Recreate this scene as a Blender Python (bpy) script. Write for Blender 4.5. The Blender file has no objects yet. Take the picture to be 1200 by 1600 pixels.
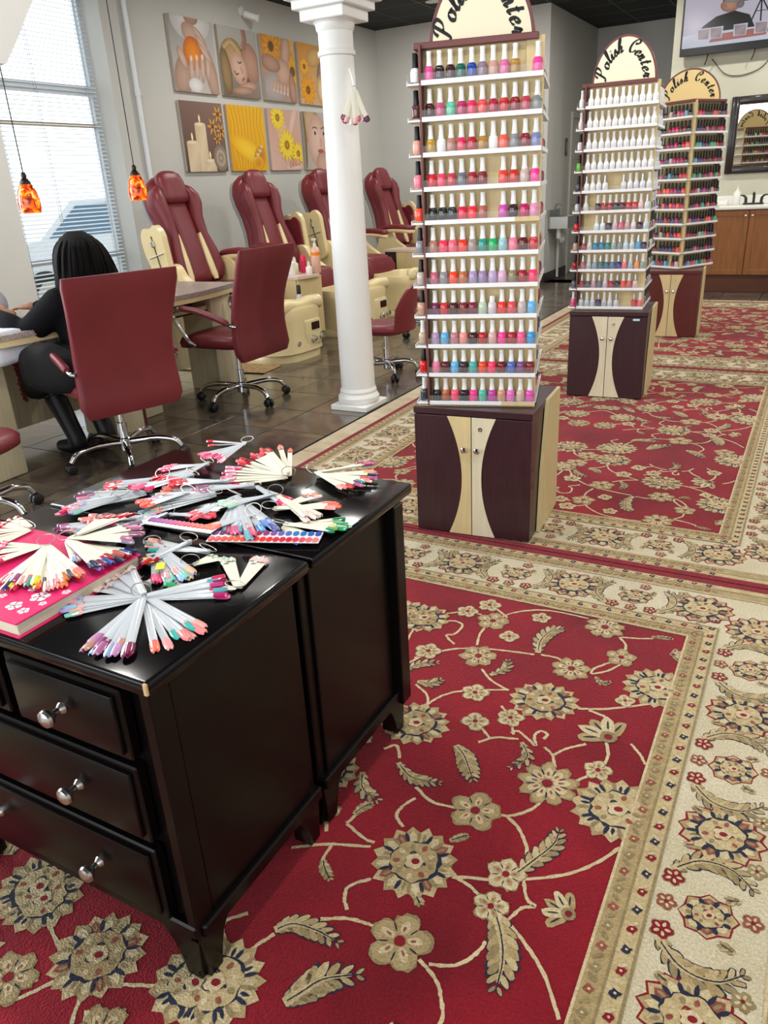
import bpy, bmesh, math, random
from math import sin, cos, pi, radians
from mathutils import Vector, Matrix
random.seed(7)
SC = bpy.context.scene
COL = SC.collection

# ------------------------------------------------------------------ camera
EYE = 1.35
FPX = 1192.0
def cam_axes(yaw, pitch, roll):
    cy, sy = cos(yaw), sin(yaw)
    f = Vector((-sy*cos(pitch), cy*cos(pitch), -sin(pitch)))
    r = Vector((cy, sy, 0)); u = r.cross(f)
    c, s = cos(roll), sin(roll)
    return c*r+s*u, -s*r+c*u, f
cr, cu, cf = cam_axes(radians(29.6), radians(23.15), radians(-3.16))
cam = bpy.data.cameras.new('camera'); camo = bpy.data.objects.new('camera', cam); COL.objects.link(camo)
camo.matrix_world = Matrix(((cr.x, cu.x, -cf.x, 0), (cr.y, cu.y, -cf.y, 0), (cr.z, cu.z, -cf.z, EYE), (0, 0, 0, 1)))
cam.sensor_fit = 'VERTICAL'; cam.sensor_height = 32.0; cam.sensor_width = 24.0
cam.lens = FPX/1600*32.0; cam.clip_start = 0.05; cam.clip_end = 200
SC.camera = camo

# ------------------------------------------------------------------ world, daylight, exposure
SC.view_settings.view_transform = 'Standard'; SC.view_settings.look = 'None'
SC.view_settings.gamma = 1.0; SC.view_settings.use_curve_mapping = False
SC.view_settings.exposure = -0.1
W = bpy.data.worlds.new('overcast_sky'); SC.world = W; W.use_nodes = True
bg = W.node_tree.nodes['Background']; bg.inputs[0].default_value = (0.92, 0.96, 1.0, 1); bg.inputs[1].default_value = 2.4

def area(name, loc, target, sx, sy, energy, color):
    l = bpy.data.lights.new(name, 'AREA'); l.shape = 'RECTANGLE'; l.size = sx; l.size_y = sy
    l.energy = energy; l.color = color
    o = bpy.data.objects.new(name, l); COL.objects.link(o); o.location = loc
    d = Vector(target)-Vector(loc); o.rotation_euler = d.to_track_quat('-Z', 'Y').to_euler()
    return o
# daylight entering by the shop front behind the photographer and the windows of the long side wall
area('shopfront_daylight', (-1.2, -2.75, 1.75), (-1.2, 4.0, 1.0), 5.6, 2.5, 108, (0.93, 0.97, 1.0))
area('side_window_daylight', (-5.66, 2.2, 1.75), (0, 2.4, 0.9), 1.3, 2.5, 90, (0.90, 0.95, 1.0))
area('side_window_daylight', (-5.66, 0.2, 1.75), (0, 0.4, 0.9), 1.3, 2.5, 90, (0.90, 0.95, 1.0))

# ------------------------------------------------------------------ materials
def lin(c):
    c = c/255.0
    return c/12.92 if c <= 0.04045 else ((c+0.055)/1.055)**2.4
def rgb(h):
    if isinstance(h, str):
        return (lin(int(h[0:2], 16)), lin(int(h[2:4], 16)), lin(int(h[4:6], 16)), 1)
    return (lin(h[0]), lin(h[1]), lin(h[2]), 1)
MATS = {}
def mat(name, col='808080', rough=0.5, metal=0.0, vary=0.0, vscale=8.0, bump=0.0, bscale=60.0, stretch=None, coat=0.0,
        trans=0.0, emit=0.0, spec=None, alpha=1.0, sheen=0.0, ior=1.45, objcol=False, attr=None, col2=None):
    if name in MATS: return MATS[name]
    m = bpy.data.materials.new(name); m.use_nodes = True
    nt = m.node_tree; N = nt.nodes; L = nt.links
    p = N['Principled BSDF']
    p.inputs['Roughness'].default_value = rough; p.inputs['Metallic'].default_value = metal
    p.inputs['Coat Weight'].default_value = coat; p.inputs['Coat Roughness'].default_value = 0.08
    p.inputs['Transmission Weight'].default_value = trans; p.inputs['IOR'].default_value = ior
    p.inputs['Alpha'].default_value = alpha
    if spec is not None: p.inputs['Specular IOR Level'].default_value = spec
    if sheen: p.inputs['Sheen Weight'].default_value = sheen
    c = rgb(col)
    p.inputs['Base Color'].default_value = c
    src = None
    if objcol:
        oi = N.new('ShaderNodeObjectInfo'); src = oi.outputs['Color']
    if attr:
        at = N.new('ShaderNodeAttribute'); at.attribute_name = attr; src = at.outputs['Color']
    tc = N.new('ShaderNodeTexCoord'); mp = N.new('ShaderNodeMapping'); L.new(tc.outputs['Object'], mp.inputs['Vector'])
    if stretch: mp.inputs['Scale'].default_value = stretch
    if vary > 0:
        nz = N.new('ShaderNodeTexNoise'); nz.inputs['Scale'].default_value = vscale; nz.inputs['Detail'].default_value = 5
        L.new(mp.outputs[0], nz.inputs['Vector'])
        rp = N.new('ShaderNodeMapRange'); rp.inputs[1].default_value = 0.3; rp.inputs[2].default_value = 0.7
        rp.inputs[3].default_value = 1-vary; rp.inputs[4].default_value = 1+vary*0.6
        L.new(nz.outputs['Fac'], rp.inputs[0])
        if col2:
            mx = N.new('ShaderNodeMix'); mx.data_type = 'RGBA'
            rp.inputs[3].default_value = 0; rp.inputs[4].default_value = 1
            mx.inputs[6].default_value = c; mx.inputs[7].default_value = rgb(col2)
            L.new(rp.outputs[0], mx.inputs[0]); src = mx.outputs[2]
        else:
            vm = N.new('ShaderNodeVectorMath'); vm.operation = 'SCALE'
            if src: L.new(src, vm.inputs[0])
            else: vm.inputs[0].default_value = c[:3]
            L.new(rp.outputs[0], vm.inputs[3]); src = vm.outputs[0]
    if src: L.new(src, p.inputs['Base Color'])
    if bump > 0:
        nb = N.new('ShaderNodeTexNoise'); nb.inputs['Scale'].default_value = bscale; nb.inputs['Detail'].default_value = 3
        L.new(mp.outputs[0], nb.inputs['Vector'])
        b = N.new('ShaderNodeBump'); b.inputs['Strength'].default_value = bump; b.inputs['Distance'].default_value = 0.01
        L.new(nb.outputs['Fac'], b.inputs['Height']); L.new(b.outputs[0], p.inputs['Normal'])
    if emit > 0:
        p.inputs['Emission Strength'].default_value = emit
        if src: L.new(src, p.inputs['Emission Color'])
        else: p.inputs['Emission Color'].default_value = c
    MATS[name] = m
    return m

# ------------------------------------------------------------------ mesh builder
def frame_of(d):
    d = Vector(d).normalized()
    a = Vector((0, 0, 1)) if abs(d.z) < 0.95 else Vector((1, 0, 0))
    x = a.cross(d).normalized(); y = d.cross(x)
    return x, y, d
class MB:
    def __init__(s): s.v = []; s.f = []; s.m = []; s.c = []; s.col = None
    def add(s, vs, fs, mi=0, M=None):
        o = len(s.v)
        for v in vs:
            v = Vector(v)
            s.v.append(M @ v if M is not None else v)
        for f in fs:
            s.f.append([i+o for i in f]); s.m.append(mi); s.c.append(s.col)
        return s
    def box(s, x0, x1, y0, y1, z0, z1, mi=0, M=None):
        vs = [(x0,y0,z0),(x1,y0,z0),(x1,y1,z0),(x0,y1,z0),(x0,y0,z1),(x1,y0,z1),(x1,y1,z1),(x0,y1,z1)]
        return s.add(vs, [(0,3,2,1),(4,5,6,7),(0,1,5,4),(1,2,6,5),(2,3,7,6),(3,0,4,7)], mi, M)
    def rbox(s, x0, x1, y0, y1, z0, z1, r=0.005, seg=2, mi=0, M=None):
        bm = bmesh.new(); bmesh.ops.create_cube(bm, size=1)
        for v in bm.verts:
            v.co = Vector((x0 if v.co.x < 0 else x1, y0 if v.co.y < 0 else y1, z0 if v.co.z < 0 else z1))
        r = min(r, abs(x1-x0)*.49, abs(y1-y0)*.49, abs(z1-z0)*.49)
        bmesh.ops.bevel(bm, geom=bm.edges[:], offset=r, segments=seg, profile=0.5, affect='EDGES')
        bm.verts.index_update()
        s.add([v.co.copy() for v in bm.verts], [[v.index for v in f.verts] for f in bm.faces], mi, M); bm.free()
        return s
    def prism(s, poly, h0, h1, axes='xyz', mi=0, M=None):
        # poly in (a,b); extruded along third axis; axes e.g. 'xzy' : a->x b->z extrude y
        ia, ib, ic = ['xyz'.index(ch) for ch in axes]
        def P(a, b, c):
            t = [0, 0, 0]; t[ia] = a; t[ib] = b; t[ic] = c; return t
        n = len(poly)
        vs = [P(a, b, h0) for a, b in poly]+[P(a, b, h1) for a, b in poly]
        fs = [list(range(n))[::-1], list(range(n, 2*n))]+[(i, (i+1) % n, n+(i+1) % n, n+i) for i in range(n)]
        return s.add(vs, fs, mi, M)
    def tube(s, path, r, n=8, closed=False, mi=0, M=None, cap=True):
        P = [Vector(p) for p in path]; k = len(P)
        rs = r if isinstance(r, (list, tuple)) else [r]*k
        vs = []; fs = []; prev = None
        for i in range(k):
            if closed: d = P[(i+1) % k]-P[i-1]
            else: d = P[min(i+1, k-1)]-P[max(i-1, 0)]
            if d.length < 1e-9: d = Vector((0, 0, 1))
            d.normalize()
            if prev is None: x, y, _ = frame_of(d)
            else:
                x = prev-d*prev.dot(d)
                if x.length < 1e-6: x, y, _ = frame_of(d)
                x.normalize(); y = d.cross(x)
            prev = x
            for j in range(n):
                a = 2*pi*j/n; vs.append(P[i]+(x*cos(a)+y*sin(a))*rs[i])
        m = k if closed else k-1
        for i in range(m):
            for j in range(n):
                a = i*n+j; b = i*n+(j+1) % n; c = ((i+1) % k)*n
                fs.append((a, b, c+(j+1) % n, c+j))
        if cap and not closed:
            fs.append(list(range(n))[::-1]); fs.append(list(range((k-1)*n, k*n)))
        return s.add(vs, fs, mi, M)
    def lathe(s, prof, n=16, c=(0, 0, 0), axis='z', mi=0, M=None, sq=None):
        vs = []; fs = []; k = len(prof)
        for (r, z) in prof:
            for j in range(n):
                a = 2*pi*j/n; x, y = r*cos(a), r*sin(a)
                if axis == 'z': v = (c[0]+x, c[1]+y, c[2]+z)
                elif axis == 'x': v = (c[0]+z, c[1]+x, c[2]+y)
                else: v = (c[0]+y, c[1]+z, c[2]+x)
                vs.append(v)
        for i in range(k-1):
            for j in range(n):
                fs.append((i*n+j, i*n+(j+1) % n, (i+1)*n+(j+1) % n, (i+1)*n+j))
        if prof[0][0] > 1e-6: fs.append(list(range(n))[::-1])
        if prof[-1][0] > 1e-6: fs.append(list(range((k-1)*n, k*n)))
        return s.add(vs, fs, mi, M)
    def stack(s, rings, n=20, mi=0, M=None, up=None):
        # rings: (center xyz, half u, half v, exponent) in planes spanned by U,V ; default U=x,V=y
        U, V = (Vector((1, 0, 0)), Vector((0, 1, 0))) if up is None else up
        vs = []; fs = []; k = len(rings)
        for (c, hu, hv, e) in rings:
            c = Vector(c)
            for j in range(n):
                a = 2*pi*j/n; ca, sa = cos(a), sin(a)
                pu = math.copysign(abs(ca)**(2/e), ca); pv = math.copysign(abs(sa)**(2/e), sa)
                vs.append(c+U*(hu*pu)+V*(hv*pv))
        for i in range(k-1):
            for j in range(n):
                fs.append((i*n+j, i*n+(j+1) % n, (i+1)*n+(j+1) % n, (i+1)*n+j))
        fs.append(list(range(n))[::-1]); fs.append(list(range((k-1)*n, k*n)))
        return s.add(vs, fs, mi, M)
    def mesh(s, name, mats, smooth=29):
        me = bpy.data.meshes.new(name); me.from_pydata([tuple(v) for v in s.v], [], s.f)
        for m in mats: me.materials.append(m)
        me.polygons.foreach_set('material_index', s.m)
        if any(c is not None for c in s.c):
            at = me.color_attributes.new('Col', 'FLOAT_COLOR', 'CORNER'); k = 0; buf = []
            for p, c in zip(me.polygons, s.c):
                buf += list(c or (1, 1, 1, 1))*p.loop_total
            at.data.foreach_set('color', buf)
        if smooth:
            me.polygons.foreach_set('use_smooth', [True]*len(me.polygons))
            me.set_sharp_from_angle(angle=radians(smooth))
        me.update()
        return me
    def obj(s, name, mats, parent=None, loc=None, rz=0.0, smooth=29, **tags):
        if not isinstance(mats, (list, tuple)): mats = [mats]
        return link(name, s.mesh(name, mats, smooth), parent, loc, rz, **tags)
def link(name, data, parent=None, loc=None, rz=0.0, **tags):
    o = bpy.data.objects.new(name, data); COL.objects.link(o)
    if parent is not None: o.parent = parent
    if loc is not None: o.location = loc
    if rz: o.rotation_euler = (0, 0, rz)
    tag(o, **tags)
    return o
def tag(o, label=None, cat=None, group=None, kind=None):
    if label: o['label'] = label
    if cat: o['category'] = cat
    if group: o['group'] = group
    if kind: o['kind'] = kind
    return o
def thing(name, loc=(0, 0, 0), rz=0.0, **tags):
    return link(name, None, None, loc, rz, **tags)
def copy_tree(o, parent=None):
    c = o.copy(); COL.objects.link(c); c.parent = parent
    for ch in list(o.children): copy_tree(ch, c)
    return c
def mod(o, kind, **kw):
    m = o.modifiers.new(kind.lower(), kind)
    for k, v in kw.items(): setattr(m, k, v)
    return m
def smooth_path(pts, n=6, closed=False):
    P = [Vector(p if len(p) == 3 else (p[0], p[1], 0)) for p in pts]; out = []; k = len(P)
    rng = range(k if closed else k-1)
    for i in rng:
        p0 = P[(i-1) % k] if closed or i > 0 else P[0]*2-P[1]
        p1 = P[i]; p2 = P[(i+1) % k]
        p3 = P[(i+2) % k] if closed or i+2 < k else P[-1]*2-P[-2]
        for j in range(n):
            t = j/n
            out.append(0.5*((2*p1)+(p2-p0)*t+(2*p0-5*p1+4*p2-p3)*t*t+(3*p1-p0-3*p2+p3)*t**3))
    if not closed: out.append(P[-1])
    return out
ORD = ['first', 'second', 'third', 'fourth', 'fifth', 'sixth', 'seventh', 'eighth', 'ninth', 'tenth', 'eleventh', 'twelfth']

# common materials
WHITE = mat('white_paint', 'E9E9E6', 0.45, vary=0.03, vscale=3)
CHROME = mat('chrome', 'DADADC', 0.08, 1.0)
STEEL = mat('brushed_nickel', 'C8C4BE', 0.28, 1.0)
BLACKP = mat('black_plastic', '141416', 0.35)
LEATHER = mat('burgundy_leather', '74262D', 0.38, vary=0.10, vscale=5, bump=0.12, bscale=140)
CREAMP = mat('cream_plastic', 'E6D3A0', 0.32, coat=0.3)
CLEAR = mat('clear_acrylic', 'F4F6F8', 0.05, trans=0.92, ior=1.25)
# ------------------------------------------------------------------ the room
WALL = mat('wall_paint', 'C6C5BF', 0.75, vary=0.04, vscale=1.5, bump=0.05, bscale=200)
CEILM = mat('ceiling_black', '212524', 0.8, vary=0.2, vscale=30)
TRIMW = mat('trim_white', 'DDE1E4', 0.4)
DARKB = mat('baseboard_dark', '2A1A16', 0.4)
CZ = 3.29           # ceiling height
XL = -5.78          # long wall with the windows and pictures
YB = 10.67          # back wall
def struct(name, mb, mats, **k):
    return mb.obj(name, mats, kind='structure', **k)
# floor slab under the tiles
GROUT = mat('grout', '1C1917', 0.85, spec=.1)
struct('floor', MB().box(-6.1, 3.2, -3.0, 13.2, -0.08, -0.004), GROUT, label='dark slate tile floor under the rugs and chairs')
FLOOR = bpy.data.objects['floor']
def slate():
    m = bpy.data.materials.new('slate_tile'); m.use_nodes = True; nt = m.node_tree; N = nt.nodes; L = nt.links
    p = N['Principled BSDF']; p.inputs['Roughness'].default_value = 0.2; p.inputs['Coat Weight'].default_value = 0.3; p.inputs['Coat Roughness'].default_value = 0.1
    oi = N.new('ShaderNodeObjectInfo'); tc = N.new('ShaderNodeTexCoord')
    vm = N.new('ShaderNodeVectorMath'); vm.operation = 'MULTIPLY_ADD'; vm.inputs[1].default_value = (17, 31, 7)
    L.new(oi.outputs['Random'], vm.inputs[0]); L.new(tc.outputs['Object'], vm.inputs[2])
    v = N.new('ShaderNodeTexVoronoi'); v.inputs['Scale'].default_value = 6; L.new(vm.outputs[0], v.inputs['Vector'])
    r = N.new('ShaderNodeValToRGB'); sp = N.new('ShaderNodeSeparateColor'); L.new(v.outputs['Color'], sp.inputs[0])
    L.new(sp.outputs[0], r.inputs[0])
    cr_ = r.color_ramp; cr_.interpolation = 'CONSTANT'
    cols = ['3F3835', '5A4C43', '36393D', '65563F', '4A3434', '6A5E50', '4E3F36']
    while len(cr_.elements) < len(cols): cr_.elements.new(0.5)
    for i, c in enumerate(cols): cr_.elements[i].position = i/len(cols); cr_.elements[i].color = rgb(c)
    n = N.new('ShaderNodeTexNoise'); n.inputs['Scale'].default_value = 9; n.inputs['Detail'].default_value = 6; L.new(vm.outputs[0], n.inputs['Vector'])
    r2 = N.new('ShaderNodeValToRGB'); L.new(n.outputs['Fac'], r2.inputs[0])
    r2.color_ramp.elements[0].position = .35; r2.color_ramp.elements[0].color = rgb('2E2A29')
    r2.color_ramp.elements[1].position = .68; r2.color_ramp.elements[1].color = rgb('6E6152')
    mx = N.new('ShaderNodeMix'); mx.data_type = 'RGBA'; mx.inputs[0].default_value = .55
    L.new(r.outputs[0], mx.inputs[6]); L.new(r2.outputs[0], mx.inputs[7]); L.new(mx.outputs[2], p.inputs['Base Color'])
    b = N.new('ShaderNodeBump'); b.inputs['Strength'].default_value = .12; b.inputs['Distance'].default_value = .01
    L.new(n.outputs['Fac'], b.inputs['Height']); L.new(b.outputs[0], p.inputs['Normal'])
    return m
SLATE = slate()
TS = 0.41
tile_me = MB().rbox(-TS/2+.003, TS/2-.003, -TS/2+.003, TS/2-.003, -0.01, 0.0, .0007, 1).mesh('tile', [SLATE], 0)
def tiles(x0, x1, y0, y1):
    ny = int((y1-y0)/TS+.999); nx = int((x1-x0)/TS+.999)
    for i in range(nx):
        for j in range(ny):
            x = x1-TS*(i+.5); y = y0+TS*(j+.5)
            link('tile', tile_me, FLOOR, (x, y, 0))
tiles(-5.78, -2.43, 2.0, 10.67)
tiles(-2.43, 0.3, 9.33, 10.4)
tiles(-3.33, -2.43, 10.67, 12.9)
tf = MB()
for (ax, bx, ay, by) in ((.24, 3.0, -3.0, 10.4), (-5.78, -2.43, -3.0, 1.99), (-2.43, .24, -3.0, -.72)):
    for i in range(int((bx-ax)/TS+.999)):
        for j in range(int((by-ay)/TS+.999)):
            x0 = ax+TS*i; y0 = by-TS*(j+1); x1 = min(bx, x0+TS); y1 = y0+TS; y0 = max(ay, y0)
            if x1-x0 > .02 and y1-y0 > .02: tf.box(x0+.003, x1-.003, y0+.003, y1-.003, -.01, 0)
tf.obj('tile_field', SLATE, FLOOR, smooth=0, kind='stuff')
CREAMT = mat('cream_tile', 'CDBFA4', 0.35, vary=0.18, vscale=9, col2='B5A283')
strip = struct('trim_1', MB().box(-2.415, -2.28, 1.2, 9.33, -.008, -.003), mat('cream_grout', '8A7A62', .8), label='cream tile border strip along the rugs')
LT = MB().rbox(-.064, .064, -.208, .208, -.006, .003, .002, 1).mesh('tile', [CREAMT], 0)
ST = MB().rbox(-.064, .064, -.073, .073, -.006, .003, .002, 1).mesh('tile', [CREAMT], 0)
y = 1.2
while y < 9.0:
    link('tile', LT, strip, (-2.3475, y+.21, 0)); link('tile', ST, strip, (-2.3475, y+.425+.075, 0)); y += .575
strip2 = struct('trim_2', MB().box(-2.28, 0.35, 9.22, 9.33, -.008, -.003), MATS['cream_grout'], label='cream tile strip at the far end of the last rug')
LT2 = MB().rbox(-.208, .208, -.052, .052, -.006, .003, .002, 1).mesh('tile', [CREAMT], 0)
for i in range(6): link('tile', LT2, strip2, (-2.07+.425*i, 9.275, 0))

# walls
WY0, WY1, WZ0, WZ1 = 4.44, 5.69, 0.42, 3.06
wl = MB()
wl.box(XL-.3, XL, WY1, 13.0, 0, CZ); wl.box(XL-.3, XL, 3.0, WY0, 0, CZ)
wl.box(XL-.3, XL, WY0, WY1, 0, WZ0); wl.box(XL-.3, XL, WY0, WY1, WZ1, CZ)
wl.box(XL-.3, XL, -3.0, -.6, 0, CZ); wl.box(XL-.3, XL, 1.0, 1.4, 0, CZ)
for a, b in ((-.6, 1.0), (1.4, 3.0)): wl.box(XL-.3, XL, a, b, 0, .42); wl.box(XL-.3, XL, a, b, 3.06, CZ)
struct('wall_left', wl, WALL, label='pale grey wall with the window and the canvas pictures')
struct('wall_back', MB().box(XL, -3.33, YB, YB+.2, 0, CZ), WALL, label='pale grey back wall behind the pedicure chairs')
struct('wall_corridor', MB().box(-3.53, -3.33, YB+.2, 13.0, 0, CZ), WALL, label='grey corridor side wall with a small sink')
struct('wall_far', MB().box(-3.33, -1.6, 12.96, 13.16, 0, CZ), WALL, label='wall at the far end of the corridor')
struct('wall_tv', MB().box(-1.83, 3.0, 10.50, 10.70, 0, CZ), mat('wall_paint_warm', 'BDBBA8', .75, vary=.04, vscale=1.5), label='beige wall carrying the television and the mirror')
struct('wall_corridor_side', MB().box(-1.83, -1.63, 10.70, 12.96, 0, CZ), WALL, label='corridor side of the television wall')
struct('wall_right', MB().box(3.0, 3.2, -3, 10.5, 0, CZ), WALL, label='plain wall opposite the windows')
wf = MB(); wf.box(-6.08, 3.2, -3.2, -3.0, 0, .4); wf.box(-6.08, 3.2, -3.2, -3.0, 3.05, CZ)
for x in (-6.0, -4.1, -1.3, 1.4, 3.1): wf.box(x-.1, x+.1, -3.2, -3.0, .4, 3.05)
struct('wall_front', wf, WALL, label='shop front wall with tall window openings')
struct('baseboard_back', MB().box(XL, -3.33, YB-.012, YB, 0, .12), DARKB, label='dark baseboard of the back wall')
struct('baseboard_corridor', MB().box(-3.33, -3.318, YB, 12.96, 0, .12), DARKB, label='dark baseboard of the corridor wall')
struct('baseboard_left', MB().box(XL, XL+.012, 5.8, YB, 0, .12), DARKB, label='dark baseboard below the pictures')
# ceiling : dark panels laid in a grid
struct('ceiling', MB().box(-6.1, 3.2, -3.2, 13.2, CZ+.03, CZ+.1), CEILM, label='black suspended ceiling')
CEIL = bpy.data.objects['ceiling']
pan = MB().rbox(-.295, .295, -.295, .295, -.0, .03, .004, 1).mesh('panel', [CEILM], 0)
for i in range(14):
    for j in range(15):
        link('panel', pan, CEIL, (-5.47+.61*i, 4.3+.61*j, CZ))
GRID = mat('ceiling_grid', '2C302F', .5)
gm = MB()
for i in range(15): gm.box(-5.775+.61*i-.012, -5.775+.61*i+.012, 4.0, 13.1, CZ-.004, CZ+.004)
for j in range(16): gm.box(-5.78, 3.0, 3.995+.61*j-.012, 3.995+.61*j+.012, CZ-.0035, CZ+.0035)
gm.obj('grid', GRID, CEIL, kind='stuff')

# window
WIN = thing('window_1', (0, 0, 0), kind='structure', label='tall bright window with white frame in the side wall')
FR = mat('window_frame_paint', 'C9D0D6', .4)
fx0, fx1 = XL-.27, XL-.21
f = MB()
f.box(fx0, fx1, WY0, WY0+.05, WZ0, WZ1); f.box(fx0, fx1, WY1-.05, WY1, WZ0, WZ1)
f.box(fx0, fx1, WY0, WY1, WZ0, WZ0+.06); f.box(fx0, fx1, WY0, WY1, WZ1-.06, WZ1)
f.obj('window_frame', FR, WIN)
MB().box(fx0, fx1, WY0+.05, WY1-.05, 2.22, 2.30).obj('mullion', FR, WIN)
MB().box(fx0+.01, fx1-.01, WY0+.05, WY1-.05, 1.965, 1.995).obj('mullion', mat('mullion_tan', 'B9A68C', .5), WIN)
MB().box(fx0, fx1, WY0+.05, WY1-.05, .84, .90).obj('mullion', FR, WIN)
GL = mat('window_glass', 'F4FAFC', 0.0, trans=1.0, ior=1.02)
for a, b in ((WZ0+.06, .84), (.90, 1.965), (1.995, 2.22), (2.30, WZ1-.06)):
    MB().box(XL-.245, XL-.241, WY0+.05, WY1-.05, a, b).obj('pane', GL, WIN)
struct('trim_3', MB().box(XL-.21, XL+.03, WY0, WY1, WZ0-.03, WZ0), TRIMW, label='white window sill board')
SL = mat('blind_slat', 'E6EBEF', .5)
BL = thing('window_blind', (XL-.16, (WY0+WY1)/2, 0), label='white horizontal slat blind hanging in the tall window', cat='blind')
hw = (WY1-WY0)/2-.05
sl = MB(); 
sl.prism([(-.0125, -.0022), (0, .0008), (.0125, -.0022), (.0125, -.0012), (0, .0018), (-.0125, -.0012)], -hw, hw, 'xzy')
sl_me = sl.mesh('slat', [SL], 0)
z = WZ1-.1
while z > WZ0+.05:
    o = link('slat', sl_me, BL, (0, 0, z)); o.rotation_euler = (0, radians(20), 0); z -= .034
MB().rbox(-.02, .02, -hw, hw, WZ1-.09, WZ1-.03, .006).obj('head_rail', SL, BL)
MB().rbox(-.014, .014, -hw, hw, WZ0+.015, WZ0+.035, .004).obj('bottom_rail', SL, BL)
for yy in (-hw+.08, -hw+.5, hw-.1):
    MB().tube([(-.014, yy, WZ0+.03), (-.014, yy, WZ1-.05)], .0022, 6).obj('ladder_cord', mat('blind_cord', '9AA0A6', .6), BL)
    MB().tube([(.014, yy, WZ0+.03), (.014, yy, WZ1-.05)], .0022, 6).obj('ladder_cord', MATS['blind_cord'], BL)
struct('trim_5', MB().box(XL, XL+.014, 3.75, WY0, 0, CZ), mat('white_casing', 'E4E4DF', .45), label='white casing panel beside the window')
# pipe beside the window
pp = thing('wall_pipe', (XL+.035, 5.96, 0), label='thin white pipe running down the wall beside the window', cat='pipe')
MB().tube([(0, 0, .1), (0, 0, CZ-.01)], .022, 12).obj('tube', TRIMW, pp)
for z in (2.25, 1.2): MB().tube([(0, 0, z-.03), (0, 0, z+.03)], .028, 12).obj('coupling', TRIMW, pp)

# outside : pavement and a parked car
PAVE = mat('pavement', 'C9C8C4', .9, vary=.1)
struct('ground_outside', MB().box(-30, -6.1, -14, 26, -.2, -.1), PAVE, label='bright pavement outside the window')
car = thing('parked_car', (-9.6, 8.3, -.1), rz=radians(90), label='silver car parked outside the window', cat='car')
prof = [(-2.2, .35), (-2.25, .75), (-2.0, .95), (-1.35, 1.02), (-.75, 1.48), (.7, 1.5), (1.45, 1.05), (2.15, .9), (2.25, .55), (2.2, .35)]
MB().prism(prof, -.85, .85, 'xzy').obj('body', mat('car_paint', 'DDE3E8', .35, .1, coat=.4), car)
GLS = mat('car_glass', '5C7C96', .15, coat=.3)
for s in (-1, 1):
    MB().prism([(-1.2, 1.04), (-.68, 1.42), (-.05, 1.43), (-.05, 1.04)], s*.85-.01, s*.85+.01, 'xzy').obj('side_glass', GLS, car)
    MB().prism([(.05, 1.04), (.05, 1.43), (.62, 1.43), (1.25, 1.06)], s*.85-.01, s*.85+.01, 'xzy').obj('side_glass', GLS, car)
    for x in (-1.4, 1.4):
        w = MB().lathe([(.18, -.1), (.31, -.1), (.33, -.06), (.33, .06), (.31, .1), (.18, .1)], 24, (x, s*.8, .33), 'y').obj('wheel', mat('tyre', '1E2226', .7), car)
        h = MB().lathe([(.0, -.105), (.2, -.105), (.2, .105), (.0, .105)], 20, (x, s*.8, .33), 'y')
        h.obj('hub_cap', STEEL, w)

# white column and the arched header that springs from its capital
CX, CY = -2.575, 4.28
co = thing('column', (CX, CY, 0), label='round white column with a square plinth beside the rug', cat='column')
MB().rbox(-.135, .135, -.145, .145, 0, .035, .004, 1).obj('plinth', WHITE, co)
MB().lathe([(.128, .035), (.137, .05), (.137, .075), (.127, .09), (.120, .1), (.122, .115), (.113, .135)], 40).obj('base_moulding', WHITE, co)
MB().lathe([(.112, .135), (.110, .9), (.104, 1.5), (.096, 2.03)], 40).obj('shaft', WHITE, co)
MB().lathe([(.096, 2.03), (.107, 2.035), (.107, 2.055), (.098, 2.065), (.098, 2.15), (.106, 2.16), (.112, 2.19), (.122, 2.2)], 40).obj('neck_moulding', WHITE, co)
cp = MB(); cp.rbox(-.14, .14, -.14, .14, 2.2, 2.255, .004, 1); cp.rbox(-.17, .17, -.17, .17, 2.255, 2.30, .004, 1); cp.rbox(-.2, .2, -.2, .2, 2.30, 2.42, .004, 1)
cp.obj('capital', WHITE, co, kind='stuff')
# arch
ar = [(q.x, q.y) for q in smooth_path([(1.991, 1.786), (2.066, 1.877), (2.154, 1.99), (2.35, 2.2), (2.65, 2.42), (3.0, 2.55), (3.4, 2.58), (3.8, 2.50), (4.06, 2.42)], 6)]
poly = [(1.80, 1.786)]+ar+[(4.50, 2.42), (4.50, CZ), (1.80, CZ)]
struct('trim_4', MB().prism(poly, CX-.09, CX+.09, 'yzx'), WHITE, label='white arched header above the column')
# ------------------------------------------------------------------ rugs
def carpet(name, c, c2, vs=3.0):
    m = mat(name, c, 0.95, vary=.5, vscale=vs, col2=c2, bump=.6, bscale=240, sheen=.15, spec=.1)
    N = m.node_tree.nodes; L = m.node_tree.links; pb_ = N['Principled BSDF']; src = pb_.inputs['Base Color'].links[0].from_socket
    nz = N.new('ShaderNodeTexNoise'); nz.inputs['Scale'].default_value = 190; nz.inputs['Detail'].default_value = 2
    L.new(N['Texture Coordinate'].outputs['Object'], nz.inputs['Vector'])
    mr = N.new('ShaderNodeMapRange'); mr.inputs[1].default_value = .3; mr.inputs[2].default_value = .7; mr.inputs[3].default_value = .78; mr.inputs[4].default_value = 1.12
    L.new(nz.outputs['Fac'], mr.inputs[0]); vm = N.new('ShaderNodeVectorMath'); vm.operation = 'SCALE'
    L.new(src, vm.inputs[0]); L.new(mr.outputs[0], vm.inputs[3]); L.new(vm.outputs[0], pb_.inputs['Base Color'])
    return m
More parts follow.
